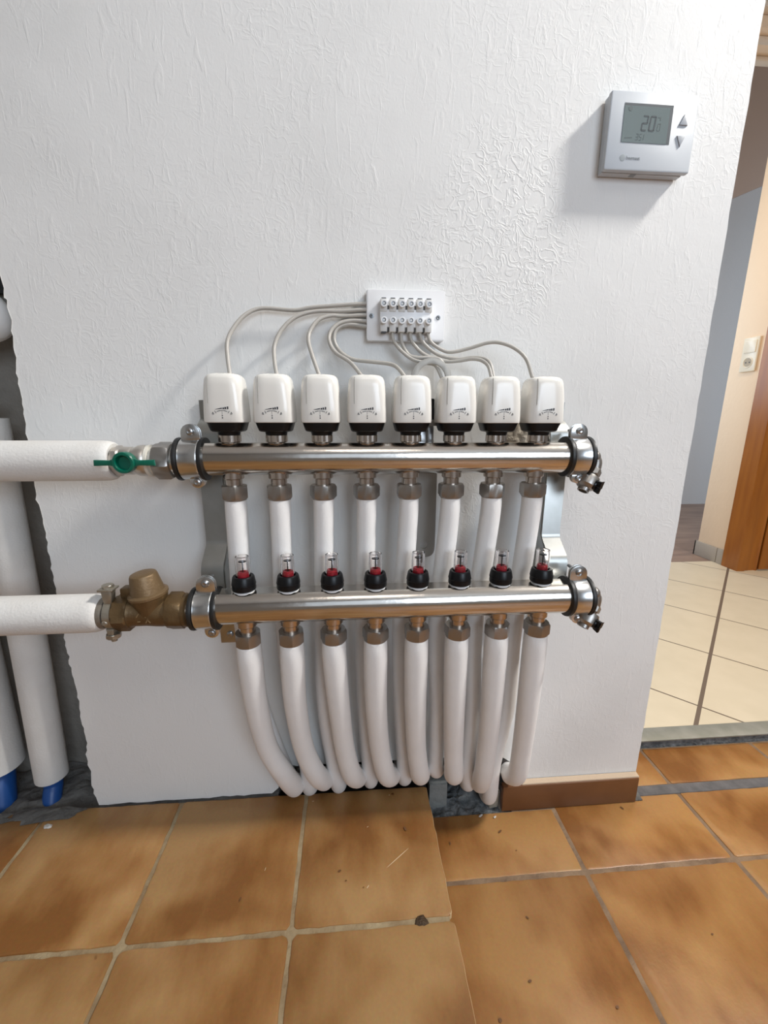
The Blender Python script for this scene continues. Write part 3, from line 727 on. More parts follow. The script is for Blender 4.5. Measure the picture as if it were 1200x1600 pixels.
    # knurled union nut
    bm = B(); n2 = 40; prof = [(0.0118, -0.0232), (0.0128, -0.0226), (0.0128, -0.0150), (0.0120, -0.0144)]
    rr = []
    for r, z in prof:
        rr.append([bm.verts.new(((r + (0.0006 if (k // 2) % 2 else -0.0003)) * math.cos(2 * PI * k / n2), (r + (0.0006 if (k // 2) % 2 else -0.0003)) * math.sin(2 * PI * k / n2), z)) for k in range(n2)])
    for a, b in zip(rr, rr[1:]):
        for k in range(n2): bm.faces.new((a[k], a[(k + 1) % n2], b[(k + 1) % n2], b[k]))
    bm.faces.new(rr[0][::-1]); bm.faces.new(rr[-1])
    obj('union_nut', bm, NICKEL, t, sharp=20)
    return t
AZ = -0.0078
a_lab = ['first white actuator from the left on the upper bar, beside the left bracket', 'second white actuator from the left on the upper bar', 'third white actuator from the left on the upper bar',
         'fourth white actuator from the left on the upper bar, left of the terminal board', 'fifth white actuator from the left, just left of the grey metal loop', 'sixth white actuator from the left, under the right leg of the grey metal loop',
         'seventh white actuator from the left, second from the right end', 'eighth white actuator, the rightmost, in front of the right bracket']
act0 = actuator(a_lab[0])
act0.location = (UX[0] - 0.0010, UY, AZ)
for i in range(1, 8): copy_tree(act0, (UX[i] + 0.0002 * i, UY, AZ), a_lab[i])

# ================================================================== FLOW METERS
def flowmeter(label):
    t = thing('flow_meter', (0, 0, 0), label, 'flow meter', 'clear flow meters on the lower manifold bar')
    bm = B(); lathe(bm, (0, 0, 0), (0, 0, 1), [(0.0128, 0), (0.0142, 0.0010), (0.0145, 0.0026), (0.0141, 0.0076), (0.0147, 0.0081), (0.0145, 0.0092), (0.0131, 0.0168), (0.0122, 0.0182), (0.0098, 0.0184), (0.0092, 0.0172), (0.0088, 0.0150)], 40)
    obj('black_collar', bm, BLACK, t)
    bm = B()      # hollow clear tube with a domed top
    lathe(bm, (0, 0, 0.0152), (0, 0, 1), [(0.0086, 0), (0.0083, 0.0262), (0.0079, 0.0278), (0.0066, 0.0282), (0.0058, 0.0272), (0.0066, 0.0260), (0.0071, 0.0), (0.0086, 0.0)], 36, cap=False)
    bmesh.ops.remove_doubles(bm, verts=bm.verts, dist=1e-6)
    gl = obj('sight_glass', bm, GLASS, t)
    bm = B()
    lathe(bm, (0, 0, 0.0156), (0, 0, 1), [(0.0069, 0), (0.0069, 0.0062), (0.0062, 0.0068), (0.0060, 0.0082), (0.0040, 0.0084), (0.0036, 0.0060), (0.0010, 0.0060)], 30)
    obj('red_ring', bm, RED, t)
    bm = B(); cyl(bm, (0, 0, 0.017), (0, 0, 0.0375), 0.00075, seg=10); lathe(bm, (0, 0, 0.0362), (0, 0, 1), [(0.0043, 0), (0.0046, 0.0005), (0.0044, 0.0014), (0.001, 0.0018)], 24)
    obj('indicator_rod', bm, BLACK, t)
    bm = B()      # short scale lines inside the glass
    for k in range(6):
        z0 = 0.0255 + 0.0018 * k
        for j in range(5):
            a0 = math.radians(-120 + j * 12); a1 = math.radians(-108 + j * 12)
            p = [(0.0064 * math.cos(a0), 0.0064 * math.sin(a0), z0), (0.0064 * math.cos(a1), 0.0064 * math.sin(a1), z0)]
            q = [(p[1][0], p[1][1], z0 + 0.00045), (p[0][0], p[0][1], z0 + 0.00045)]
            bm.faces.new([bm.verts.new(c) for c in p + q])
    obj('scale_marks', bm, INK, t)
    return t
FMZ = LZ + LH + 0.0018
l_lab = ['first clear flow meter from the left on the lower bar', 'second clear flow meter from the left on the lower bar', 'third clear flow meter from the left on the lower bar', 'fourth clear flow meter from the left on the lower bar',
         'fifth clear flow meter from the left, in front of the foot of the grey strap', 'sixth clear flow meter from the left on the lower bar', 'seventh clear flow meter, second from the right end', 'eighth clear flow meter, the rightmost on the lower bar']
fm0 = flowmeter(l_lab[0]); fm0.location = (LX[0], LY, FMZ)
for i in range(1, 8): copy_tree(fm0, (LX[i], LY, FMZ), l_lab[i])

# ================================================================== BRACKETS AND CLAMPS
def bracket(x0, x1, label, fl):
    t = thing('mounting_bracket', ((x0 + x1) / 2, 0, -0.33), label, 'bracket')
    prof = [(-0.0015, 0.020), (-0.0015, -0.004), (-0.020, -0.016), (-0.0230, -0.024), (-0.0230, -0.164), (-0.026, -0.172), (-0.0485, -0.190), (-0.0530, -0.199), (-0.0530, -0.262), (-0.049, -0.270), (-0.006, -0.290), (-0.0015, -0.298), (-0.0015, -0.330)]
    th = 0.0022
    bm = B(); P0 = [Vector((y, z)) for y, z in prof]; off_ = []
    for i, p in enumerate(P0):
        a = P0[max(i - 1, 0)]; b = P0[min(i + 1, len(P0) - 1)]; d = (b - a).normalized(); nrm = Vector((d.y, -d.x))
        off_.append(p + nrm * th * (1 if nrm.x < 0 or True else -1))
    o2 = [(p.x, p.y) for p in off_]
    pts = [(p.x, p.y) for p in P0] + o2[::-1]
    # keep the plate in front of the wall
    pts = [(min(y, -0.0006), z) for y, z in pts]
    prism(bm, pts, 'x', x0, x1)
    obj('plate', bm, PLATE, t, sharp=50)
    # stiffening flange on the inner side
    bm = B(); xf = x1 if fl > 0 else x0
    prism(bm, [(-0.0008, -0.030), (-0.0215, -0.030), (-0.0215, -0.166), (-0.0505, -0.196), (-0.0505, -0.255), (-0.0008, -0.255)], 'x', xf - 0.0010, xf + 0.0010)
    obj('flange', bm, PLATE, t)
    for z in (0.006, -0.3165):
        bm = B(); lathe(bm, ((x0 + x1) / 2, -0.0036, z), (0, -1, 0), [(0.0052, 0), (0.0050, 0.0009), (0.0036, 0.0021), (0.0012, 0.0026)], 20)
        obj('wall_screw', bm, SCREW, t)
    return t
bracket(-0.1970, -0.1690, 'left galvanised mounting bracket behind both manifold bars', 1)
bracket(0.2725, 0.2990, 'right galvanised mounting bracket behind both manifold bars', -1)

def clamp(x0, x1, y, z, r, label, tabx, tabh=0.020):
    t = thing('pipe_clamp', ((x0 + x1) / 2, y, z - r - 0.02), label, 'clamp', 'rubber-lined clamps holding the manifold bars')
    bm = B(); ro = r + 0.0062
    lathe(bm, (x0, y, z), (1, 0, 0), [(ro - 0.0020, 0), (ro, 0.0004), (ro + 0.0004, 0.0012), (ro, 0.003), (ro, x1 - x0 - 0.003), (ro + 0.0004, x1 - x0 - 0.0012), (ro, x1 - x0 - 0.0004), (ro - 0.0020, x1 - x0), (ro - 0.0022, x1 - x0), (ro - 0.0022, 0.0)], 56, cap=False)
    obj('band', bm, ZINC, t)
    bm = B()
    lathe(bm, (x0 - 0.0055, y, z), (1, 0, 0), [(r + 0.0006, 0), (ro + 0.0012, 0.0006), (ro + 0.0016, 0.0028), (ro + 0.0008, 0.0052), (ro - 0.0024, 0.0056), (ro - 0.0024, x1 - x0 + 0.0054), (ro + 0.0008, x1 - x0 + 0.0058), (ro + 0.0016, x1 - x0 + 0.0082), (ro + 0.0012, x1 - x0 + 0.0104), (r + 0.0006, x1 - x0 + 0.0110)], 56, cap=False)
    obj('rubber_lining', bm, RUBBER, t)
    for s, xo in ((1, 0.0), (-1, 0.004)):
        xc = (x0 + x1) / 2 + tabx * (1 if s > 0 else 0.6) + xo; hw = 0.0112 if s > 0 else 0.0088; hh = tabh if s > 0 else tabh * 0.62
        zb = z + s * (ro - 0.0030); pts = [(xc - hw, zb), (xc + hw, zb)]
        for k in range(9):
            a = PI * k / 8; pts.append((xc + hw * math.cos(a), zb + s * (hh - hw * 0.9 + hw * 0.95 * math.sin(a))))
        bm = B(); prism(bm, pts, 'y', y - 0.0085, y - 0.0065, 0.0004)
        prism(bm, [(p[0], p[1]) for p in pts], 'y', y - 0.0035, y - 0.0015, 0.0004)
        tb = obj('clamp_tab', bm, ZINC, t)
        bm = B(); zc = zb + s * (hh - hw * 0.75)
        lathe(bm, (xc, y - 0.0084, zc), (0, -1, 0), [(0.0046, 0), (0.0048, 0.0010), (0.0040, 0.0024), (0.0024, 0.0031), (0.0006, 0.0026)], 20)
        cyl(bm, (xc, y - 0.0084, zc), (xc, y + 0.018, zc), 0.0022, seg=12)
        sub('clamp_screw', bm, SCREW, tb)
    return t
clamp(-0.2035, -0.1805, UY, -0.0515, 0.0185, 'upper left clamp with black rubber lining, beside the hexagon nut of the ball valve', 0.002)
clamp(0.2820, 0.3040, UY, -0.0505, 0.0185, 'upper right clamp with black rubber lining, at the drain end of the upper bar', -0.002)
clamp(-0.1915, -0.1700, LY, -0.2325, 0.0190, 'lower left clamp with black rubber lining, beside the bronze valve', 0.0035, 0.022)
clamp(0.2835, 0.3045, LY, -0.2310, 0.0190, 'lower right clamp with black rubber lining, at the drain end of the lower bar', -0.003, 0.022)

# ================================================================== DRAIN VALVES
def drain(y, z, label, x=0.3112):
    t = thing('drain_valve', (x, y, z - 0.05), label, 'valve', 'drain valves at the right ends of the bars')
    bm = B(); lathe(bm, (x - 0.0085, y, z), (1, 0, 0), [(0.0182, 0), (0.0182, 0.0030), (0.0125, 0.0050), (0.0095, 0.0110)], 32)
    tube(bm, [(x, y, z), (x + 0.004, y, z - 0.0005), (x + 0.0102, y - 0.001, z - 0.006), (x + 0.0090, y - 0.002, z - 0.018)], 0.0080, 22, 8)
    sphere(bm, (x + 0.0072, y, z + 0.0000), 0.0092)
    obj('elbow', bm, SATIN, t)
    dn = V(-0.50, -0.24, -0.83).normalized(); p = V(x + 0.0086, y - 0.002, z - 0.0155)
    bm = B(); hexnut(bm, p, p + dn * 0.0085, 0.0108, 0.35, 0.001); obj('hex_collar', bm, SATIN, t)
    bm = B(); q = p + dn * 0.0080
    lathe(bm, q, dn, [(0.0080, 0), (0.0082, 0.0024), (0.0126, 0.0036), (0.0138, 0.0080), (0.0134, 0.0170), (0.0100, 0.0205), (0.0074, 0.0212), (0.0074, 0.0255), (0.0056, 0.0258), (0.0054, 0.0215)], 32)
    k = q + dn * 0.0120; kd = V(0.42, -0.86, -0.28).normalized()
    cyl(bm, k + kd * 0.004, k + kd * 0.0110, 0.0048, seg=18)
    obj('valve_body', bm, SATIN, t)
    bm = B(); kk = k + kd * 0.0100
    lathe(bm, kk, kd, [(0.0056, 0), (0.0060, 0.0010), (0.0060, 0.0035), (0.0046, 0.0050)], 20)
    D, u, v = frame_for(kd)     # two wings
    for s in (-1, 1):
        pts = [kk + D * 0.002 + v * s * 0.0 + u * 0.0, ]
        b2 = B(); 
        res = bmesh.ops.create_cube(bm, size=1)
        for vv in res['verts']:
            c = vv.co.copy(); l = 1.25 if c.x > 0 else 0.9
            vv.co = kk + D * (c.x * 0.0080 + 0.0065) + v * (s * 0.0042 + c.y * 0.0068 * l) + u * (c.z * 0.0042)
        b2.free()
    bmesh.ops.bevel(bm, geom=[e for e in bm.edges if e.calc_face_angle(0) > 1.2 and e.calc_length() > 0.003], offset=0.0009, segments=2, profile=0.5, affect='EDGES')
    tag(obj('black_knob', bm, BLACK, t), 'small black plastic wing knob')
    return t
drain(UY, -0.0512, 'nickel drain valve with black knob at the right end of the upper bar')
drain(LY, -0.2285, 'nickel drain valve with black knob at the right end of the lower bar', 0.3115)

# ================================================================== LOOP PIPES
front = [[(-0.1335, -.078, -.378), (-0.1275, -.060, -.4648), (-0.1101, -.0445, -.528), (-.0990, -.018, -.581)],
         [(-.0809, -.078, -.3813), (-.0755, -.060, -.4683), (-.0617, -.0445, -.5318), (-.0515, -.018, -.573)],
         [(-.0221, -.078, -.3847), (-.0161, -.060, -.4724), (-.0066, -.0445, -.5359), (.0023, -.018, -.5722)],
         [(.0297, -.078, -.3877), (.0359, -.060, -.476), (.0463, -.0445, -.5399), (.0567, -.018, -.5739)],
         [(.0850, -.078, -.3909), (.0911, -.060, -.4798), (.1001, -.0445, -.544), (.1064, -.018, -.5701)],
         [(.1409, -.078, -.3941), (.1477, -.060, -.4837), (.1547, -.0445, -.5481), (.1612, -.018, -.5742)],
         [(.1950, -.078, -.3972), (.1997, -.060, -.4873), (.2028, -.0445, -.5517), (.2081, -.018, -.5984)],
         [(.2490, -.078, -.4003), (.2552, -.060, -.4911), (.2591, -.0445, -.5559), (.2604, -.018, -.587)]]
back = [[(-.1487, -.053, -.1487), (-.1481, -.050, -.2863), (-.1400, -.038, -.4057), (-.1225, -.016, -.520), (-.1130, .012, -.588)],
        [(-.0947, -.053, -.1498), (-.0938, -.050, -.2885), (-.089, -.042, -.4085), (-.0768, -.0175, -.5351), (-.0766, -.002, -.6003)],
        [(-.0387, -.053, -.1509), (-.0408, -.050, -.2906), (-.0425, -.042, -.4112), (-.0341, -.0175, -.5383), (-.0289, -.002, -.6003)],
        [(.0158, -.053, -.1519), (.0153, -.050, -.2929), (.017, -.042, -.4146), (.0226, -.0175, -.5424), (.0248, -.002, -.5954)],
        [(.0720, -.053, -.153), (.0673, -.050, -.295), (.0708, -.042, -.4177), (.0795, -.0175, -.5466), (.0823, -.002, -.5946)],
        [(.1244, -.053, -.1541), (.1187, -.050, -.297), (.1254, -.042, -.4209), (.1306, -.0175, -.5504), (.1357, -.002, -.5831)],
        [(.1793, -.053, -.1551), (.1719, -.050, -.2992), (.1789, -.042, -.424), (.1845, -.0175, -.5543), (.1925, -.002, -.6138)],
        [(.2352, -.053, -.1562), (.2298, -.050, -.3015), (.2332, -.042, -.4271), (.2283, -.0175, -.5575), (.2316, -.002, -.6439)]]
f_lab = [ORD[i] + ' thick white pipe from the left, hanging from the lower bar' for i in range(8)]
b_lab = [ORD[i] + ' thin white pipe from the left, hanging from the upper bar' for i in range(8)]
for i in range(8):
    e = Vector(front[i][-1])
    pts = [(LX[i], LY, -0.2815), (LX[i] + 0.0002, LY + 0.001, -0.31)] + front[i] + [(e.x + 0.001, -0.0045, e.z - 0.006)]
    bm = B(); tube(bm, pts, lambda t: 0.0142 if t < 0.002 else (0.0152 + 0.0006 * math.sin(t * 9)) * (0.93 if t > 0.86 else 1 - 0.0 * t), 26, 10)
    tag(obj('insulated_pipe', bm, FOAM2), f_lab[i], 'pipe', 'insulated loop pipes of the lower bar')
    e = Vector(back[i][-1]); dx = back[i][-1][0] - back[i][-2][0]
    pts = [(UX[i], UY, -0.1000), (UX[i] * 0.9 + back[i][1][0] * 0.1, UY, -0.135)] + back[i][1:] + [(e.x + dx * 0.2, 0.028, e.z - 0.014), (e.x + dx * 0.2, 0.055, e.z - 0.016)]
    bm = B(); tube(bm, pts, lambda t: 0.0131 + 0.0004 * math.sin(t * 11 + i), 24, 10)
    tag(obj('insulated_pipe', bm, FOAM2), b_lab[i], 'pipe', 'insulated loop pipes of the upper bar')

# ================================================================== FEED PIPES AND VALVES
def feed(y, z, r, x1, label):
    bm = B(); L_ = x1 + 0.95
    lathe(bm, (-0.95, y, z), (1, 0, 0), [(r, 0), (r, L_ * 0.3), (r * 1.01, L_ * 0.6), (r, L_ - 0.014), (r * 0.985, L_ - 0.007), (r * 0.93, L_ - 0.002), (r * 0.84, L_), (r * 0.62, L_ - 0.001), (r * 0.60, L_ - 0.012)], 48)
    return tag(obj('insulated_feed_pipe', bm, FOAM), label, 'pipe')
feed(-0.055, -0.0530, 0.0240, -0.2830, 'upper thick horizontal foam-covered feed pipe ending at the green-handled valve')
feed(-0.090, -0.2340, 0.0232, -0.3030, 'lower thick horizontal foam-covered feed pipe ending at the bronze valve')

t = thing('ball_valve', (-0.25, -0.055, -0.08), 'nickel ball valve with a green wing handle left of the upper bar', 'valve')
y, z = UY, -0.0532
bm = B()
lathe(bm, (-0.2960, y, z), (1, 0, 0), [(0.0128, 0), (0.0138, 0.0010), (0.0138, 0.0120), (0.0120, 0.0125), (0.0120, 0.0150)], 36)
lathe(bm, (-0.2740, y, z), (1, 0, 0), [(0.0160, 0), (0.0168, 0.0015), (0.0168, 0.0110), (0.0158, 0.0130), (0.0162, 0.0150), (0.0186, 0.0200), (0.0190, 0.0250), (0.0184, 0.0290), (0.0168, 0.0310), (0.0168, 0.0330)], 40)
hexnut(bm, (-0.2830, y, z), (-0.2735, y, z), 0.0185, 0.3)
cyl(bm, (-0.262, y - 0.010, z), (-0.262, y - 0.026, z), 0.0075)
obj('valve_body', bm, mat('pale_nickel', (0.60, 0.56, 0.51), 0.36, 0.9), t)
bm = B(); lathe(bm, (-0.2440, y, z), (1, 0, 0), [(0.0165, 0), (0.0192, 0.0008), (0.0192, 0.0042), (0.0165, 0.0050)], 40); lathe(bm, (-0.2392, y, z), (1, 0, 0), [(0.0165, 0), (0.0165, 0.006)], 40)
tag(obj('sealing_ring', bm, mat('ptfe_white', (0.72, 0.68, 0.60), 0.4), t), 'pale sealing ring')
bm = B(); hexnut(bm, (-0.2345, y, z), (-0.2155, y, z), 0.0232, 0.22, 0.0026)
obj('union_nut', bm, SATIN, t)
bm = B(); lathe(bm, (-0.2160, y, z), (1, 0, 0), [(0.0180, 0), (0.0186, 0.0012), (0.0186, 0.0070), (0.0176, 0.0082)], 40)
obj('threaded_end', bm, ZINC, t)
bm = B()       # green handle
hx, hy = -0.2575, -0.0800
lathe(bm, (hx, hy, z + 0.001), (0, -1, 0), [(0.0110, 0), (0.0122, 0.001), (0.0122, 0.0088), (0.0112, 0.0100), (0.0088, 0.0100), (0.0080, 0.0085), (0.0074, 0.0030), (0.0010, 0.0024)], 36)
for s, L_ in ((-1, 0.0215), (1, 0.0220)):
    pts = [(hx + s * 0.010, z - 0.0040), (hx + s * 0.010, z + 0.0060), (hx + s * (0.012 + 0.004), z + 0.0036), (hx + s * (0.011 + L_), z + 0.0042), (hx + s * (0.0115 + L_), z - 0.0026), (hx + s * (0.012 + 0.004), z - 0.0022)]
    prism(bm, pts, 'y', hy - 0.0030, hy - 0.0075, 0.0009)
tag(obj('green_handle', bm, GREEN, t), 'dark green plastic wing handle')

t = thing('balancing_valve', (-0.24, -0.09, -0.27), 'bronze angle-seat valve with conical cap left of the lower bar', 'valve')
y, z = LY, -0.2340
bm = B()
hexnut(bm, (-0.2860, y, z), (-0.2690, y, z), 0.0232, 0.15, 0.0020)
lathe(bm, (-0.2700, y, z), (1, 0, 0), [(0.0200, 0), (0.0176, 0.0040), (0.0176, 0.0200), (0.0186, 0.0300), (0.0190, 0.0380), (0.0178, 0.0460)], 44)
# tilted neck that carries the cap
nd = V(-0.10, -0.06, 0.99).normalized(); nb = V(-0.2445, y - 0.001, z)
lathe(bm, nb, nd, [(0.0170, 0.0), (0.0178, 0.010), (0.0205, 0.0180), (0.0212, 0.0235)], 44)
obj('valve_body', bm, BRONZE, t)
bm = B(); lathe(bm, nb, nd, [(0.0200, 0.0226), (0.0222, 0.0234), (0.0224, 0.0262), (0.0205, 0.0276), (0.0188, 0.0282), (0.0152, 0.0488), (0.0142, 0.0508), (0.0118, 0.0518), (0.0050, 0.0522)], 44)
obj('valve_cap', bm, mat('bronze_cap', (0.20, 0.13, 0.065), 0.45, 0.4, bump=(260, 0.0005)), t)
bm = B(); hexnut(bm, (-0.2250, y, z), (-0.2065, y, z), 0.0238, 0.38, 0.0024)
lathe(bm, (-0.2070, y, z), (1, 0, 0), [(0.0205, 0), (0.0205, 0.0045), (0.0188, 0.0060)], 40)
obj('hex_nut', bm, BRONZE, t)
bm = B(); lathe(bm, (-0.2030, y, z), (1, 0, 0), [(0.0168, 0), (0.0168, 0.0060), (0.0160, 0.0068)], 40); lathe(bm, (-0.1990, y, z), (1, 0, 0), [(0.0160, 0), (0.0160, 0.008)], 40)
obj('nickel_end', bm, NICKEL, t)
bm = B()       # raised cast marks
for k, (dx, dz, a) in enumerate(((-0.010, 0.004, 0.6), (-0.0095, -0.004, 0), (0.0, 0.004, 0.5), (0.002, 0.0035, -0.6), (0.0, -0.003, 0.5), (0.002, -0.0035, -0.6))):
    res = bmesh.ops.create_cube(bm, size=1)
    for v in res['verts']:
        c = v.co.copy(); u_ = c.x * (0.0012 if k != 1 else 0.003); w_ = c.z * (0.0062 if k != 1 else 0.001)
        v.co = V(-0.2450 + dx + u_ * math.cos(a) + w_ * math.sin(a), y - 0.0176 + c.y * 0.0012, z - 0.001 + dz - u_ * math.sin(a) + w_ * math.cos(a))
obj('cast_marks', bm, mat('bronze_cast_marks', (0.33, 0.24, 0.13), 0.4, 0.5), t)
bm = B(); box(bm, (-0.2790, y - 0.004, z + 0.0195), (-0.2650, y + 0.010, z + 0.0315), 0.0012)
obj('side_lug', bm, BRONZE, t)
# pipe coupling clamp
t = thing('coupling_clamp', (-0.292, -0.09, -0.27), 'bolted metal coupling clamp between the lower feed pipe and the bronze valve', 'clamp')
OLD = mat('aged_nickel', (0.42, 0.385, 0.32), 0.42, 0.85, bump=(120, 0.001))
bm = B(); lathe(bm, (-0.3060, y, z), (1, 0, 0), [(0.0150, 0), (0.0190, 0.0010), (0.0196, 0.0040), (0.0190, 0.0085), (0.0150, 0.0100)], 40)
obj('grey_ring', bm, mat('weathered_grey_metal', (0.28, 0.25, 0.21), 0.5, 0.6, bump=(160, 0.001)), t)
bm = B()
lathe(bm, (-0.2960, y, z), (1, 0, 0), [(0.0165, 0), (0.0196, 0.0008), (0.0200, 0.0050), (0.0196, 0.0092), (0.0165, 0.0100)], 40)
prism(bm, [(-0.2945, z + 0.016), (-0.2860, z + 0.016), (-0.2835, z + 0.0330), (-0.2965, z + 0.0330)], 'y', y - 0.0120, y - 0.002, 0.0008)
prism(bm, [(-0.2950, z - 0.015), (-0.2860, z - 0.015), (-0.2870, z - 0.0235), (-0.2940, z - 0.0235)], 'y', y - 0.0150, y - 0.003, 0.0008)
obj('band', bm, OLD, t)
bm = B(); box(bm, (-0.2985, y - 0.0150, z + 0.0325), (-0.2810, y + 0.001, z + 0.0352), 0.0008); hexnut(bm, (-0.2895, y - 0.007, z + 0.0350), (-0.2895, y - 0.007, z + 0.0390), 0.0066, 0.3, 0.0006)
obj('top_bolt', bm, OLD, t)
bm = B(); hexnut(bm, (-0.2902, y - 0.009, z - 0.0230), (-0.2902, y - 0.009, z - 0.0285), 0.0086, 0.2, 0.0008); cyl(bm, (-0.2902, y - 0.009, z - 0.0285), (-0.2902, y - 0.009, z - 0.0330), 0.0034, seg=14)
obj('bottom_bolt', bm, OLD, t)
bm = B(); lathe(bm, (-0.2925, y - 0.0180, z - 0.0050), (0, -1, 0.1), [(0.0038, 0), (0.0036, 0.0014), (0.0022, 0.0024)], 18)
obj('rivet', bm, OLD, t)

# ================================================================== TERMINAL BOARD AND CABLES
t = thing('terminal_board', (0.0725, 0, 0.095), 'white plastic terminal board screwed to the wall above the actuators', 'terminal board')
def rrect(x0, x1, z0, z1, r, n=5):
    pts = []
    for cx, cz, a0 in ((x1 - r, z1 - r, 0), (x0 + r, z1 - r, 90), (x0 + r, z0 + r, 180), (x1 - r, z0 + r, 270)):
        for k in range(n + 1):
            a = math.radians(a0 + 90 * k / n); pts.append((cx + r * math.cos(a), cz + r * math.sin(a)))
    return pts
bm = B(); prism(bm, rrect(0.0222, 0.1228, 0.0950, 0.1558, 0.0035), 'y', -0.0120, -0.0006, 0.0010)
obj('base_plate', bm, BOARD, t)
for x, zz in ((0.0285, 0.1243), (0.1143, 0.1238)):
    bm = B(); lathe(bm, (x, -0.0119, zz), (0, -1, 0), [(0.0029, 0), (0.0028, 0.0007), (0.0014, 0.0009), (0.0004, 0.0003)], 20)
    obj('fixing_screw', bm, mat('dark_screw', (0.20, 0.21, 0.22), 0.4, 0.8) if 'dark_screw' not in bpy.data.materials else bpy.data.materials['dark_screw'], t)
bm = B(); prism(bm, [(-0.0118, 0.1060), (-0.0220, 0.1100), (-0.0225, 0.1150), (-0.0225, 0.1330), (-0.0215, 0.1390), (-0.0118, 0.1420)], 'x', 0.0388, 0.1018, 0.0006)
strip = obj('strip_body', bm, BOARD, t)
for i in range(6):
    xc = 0.0433 + 0.01128 * i
    for row, (z0, z1, zs) in enumerate(((0.1275, 0.1422, 0.1355), (0.1040, 0.1190, 0.1165))):
        bm = B(); box(bm, (xc - 0.0042, -0.0238, z0), (xc + 0.0042, -0.0118, z1), 0.0007)
        cyl(bm, (xc, -0.0200, zs), (xc, -0.0290, zs), 0.0040, seg=24)
        tm = obj('terminal', bm, TERM, t)
        bm = B(); lathe(bm, (xc, -0.0289, zs), (0, -1, 0), [(0.0040, -0.001), (0.0041, 0.0003), (0.0027, 0.0004), (0.0025, -0.0006)], 22, cap=False)
        sub('terminal_rim', bm, BOARD, tm)
        bm = B(); lathe(bm, (xc, -0.0288, zs), (0, -1, 0), [(0.0025, 0), (0.0023, 0.0004), (0.0004, 0.0001)], 18); 
        sub('terminal_screw', bm, bpy.data.materials['dark_screw'], tm)
        if row == 0:
            bm = B(); box(bm, (xc - 0.0028, -0.0236, z1 - 0.0002), (xc + 0.0028, -0.0200, z1 + 0.0010)); sub('wire_slot', bm, INK, tm)
        elif i == 0:
            bm = B(); box(bm, (xc - 0.0030, -0.0236, z0 - 0.0012), (xc + 0.0030, -0.0150, z0 + 0.0002)); sub('wire_slot', bm, INK, tm)
    if i < 5:
        bm = B(); box(bm, (xc + 0.0045, -0.0200, 0.1048), (xc + 0.0068, -0.0119, 0.1170)); box(bm, (xc + 0.0045, -0.0228, 0.1300), (xc + 0.0068, -0.0119, 0.1345))
        tag(obj('dark_gap', bm, mat('gap_plastic', (0.10, 0.10, 0.10), 0.7) if 'gap_plastic' not in bpy.data.materials else bpy.data.materials['gap_plastic'], t), 'dark slot between two terminals')
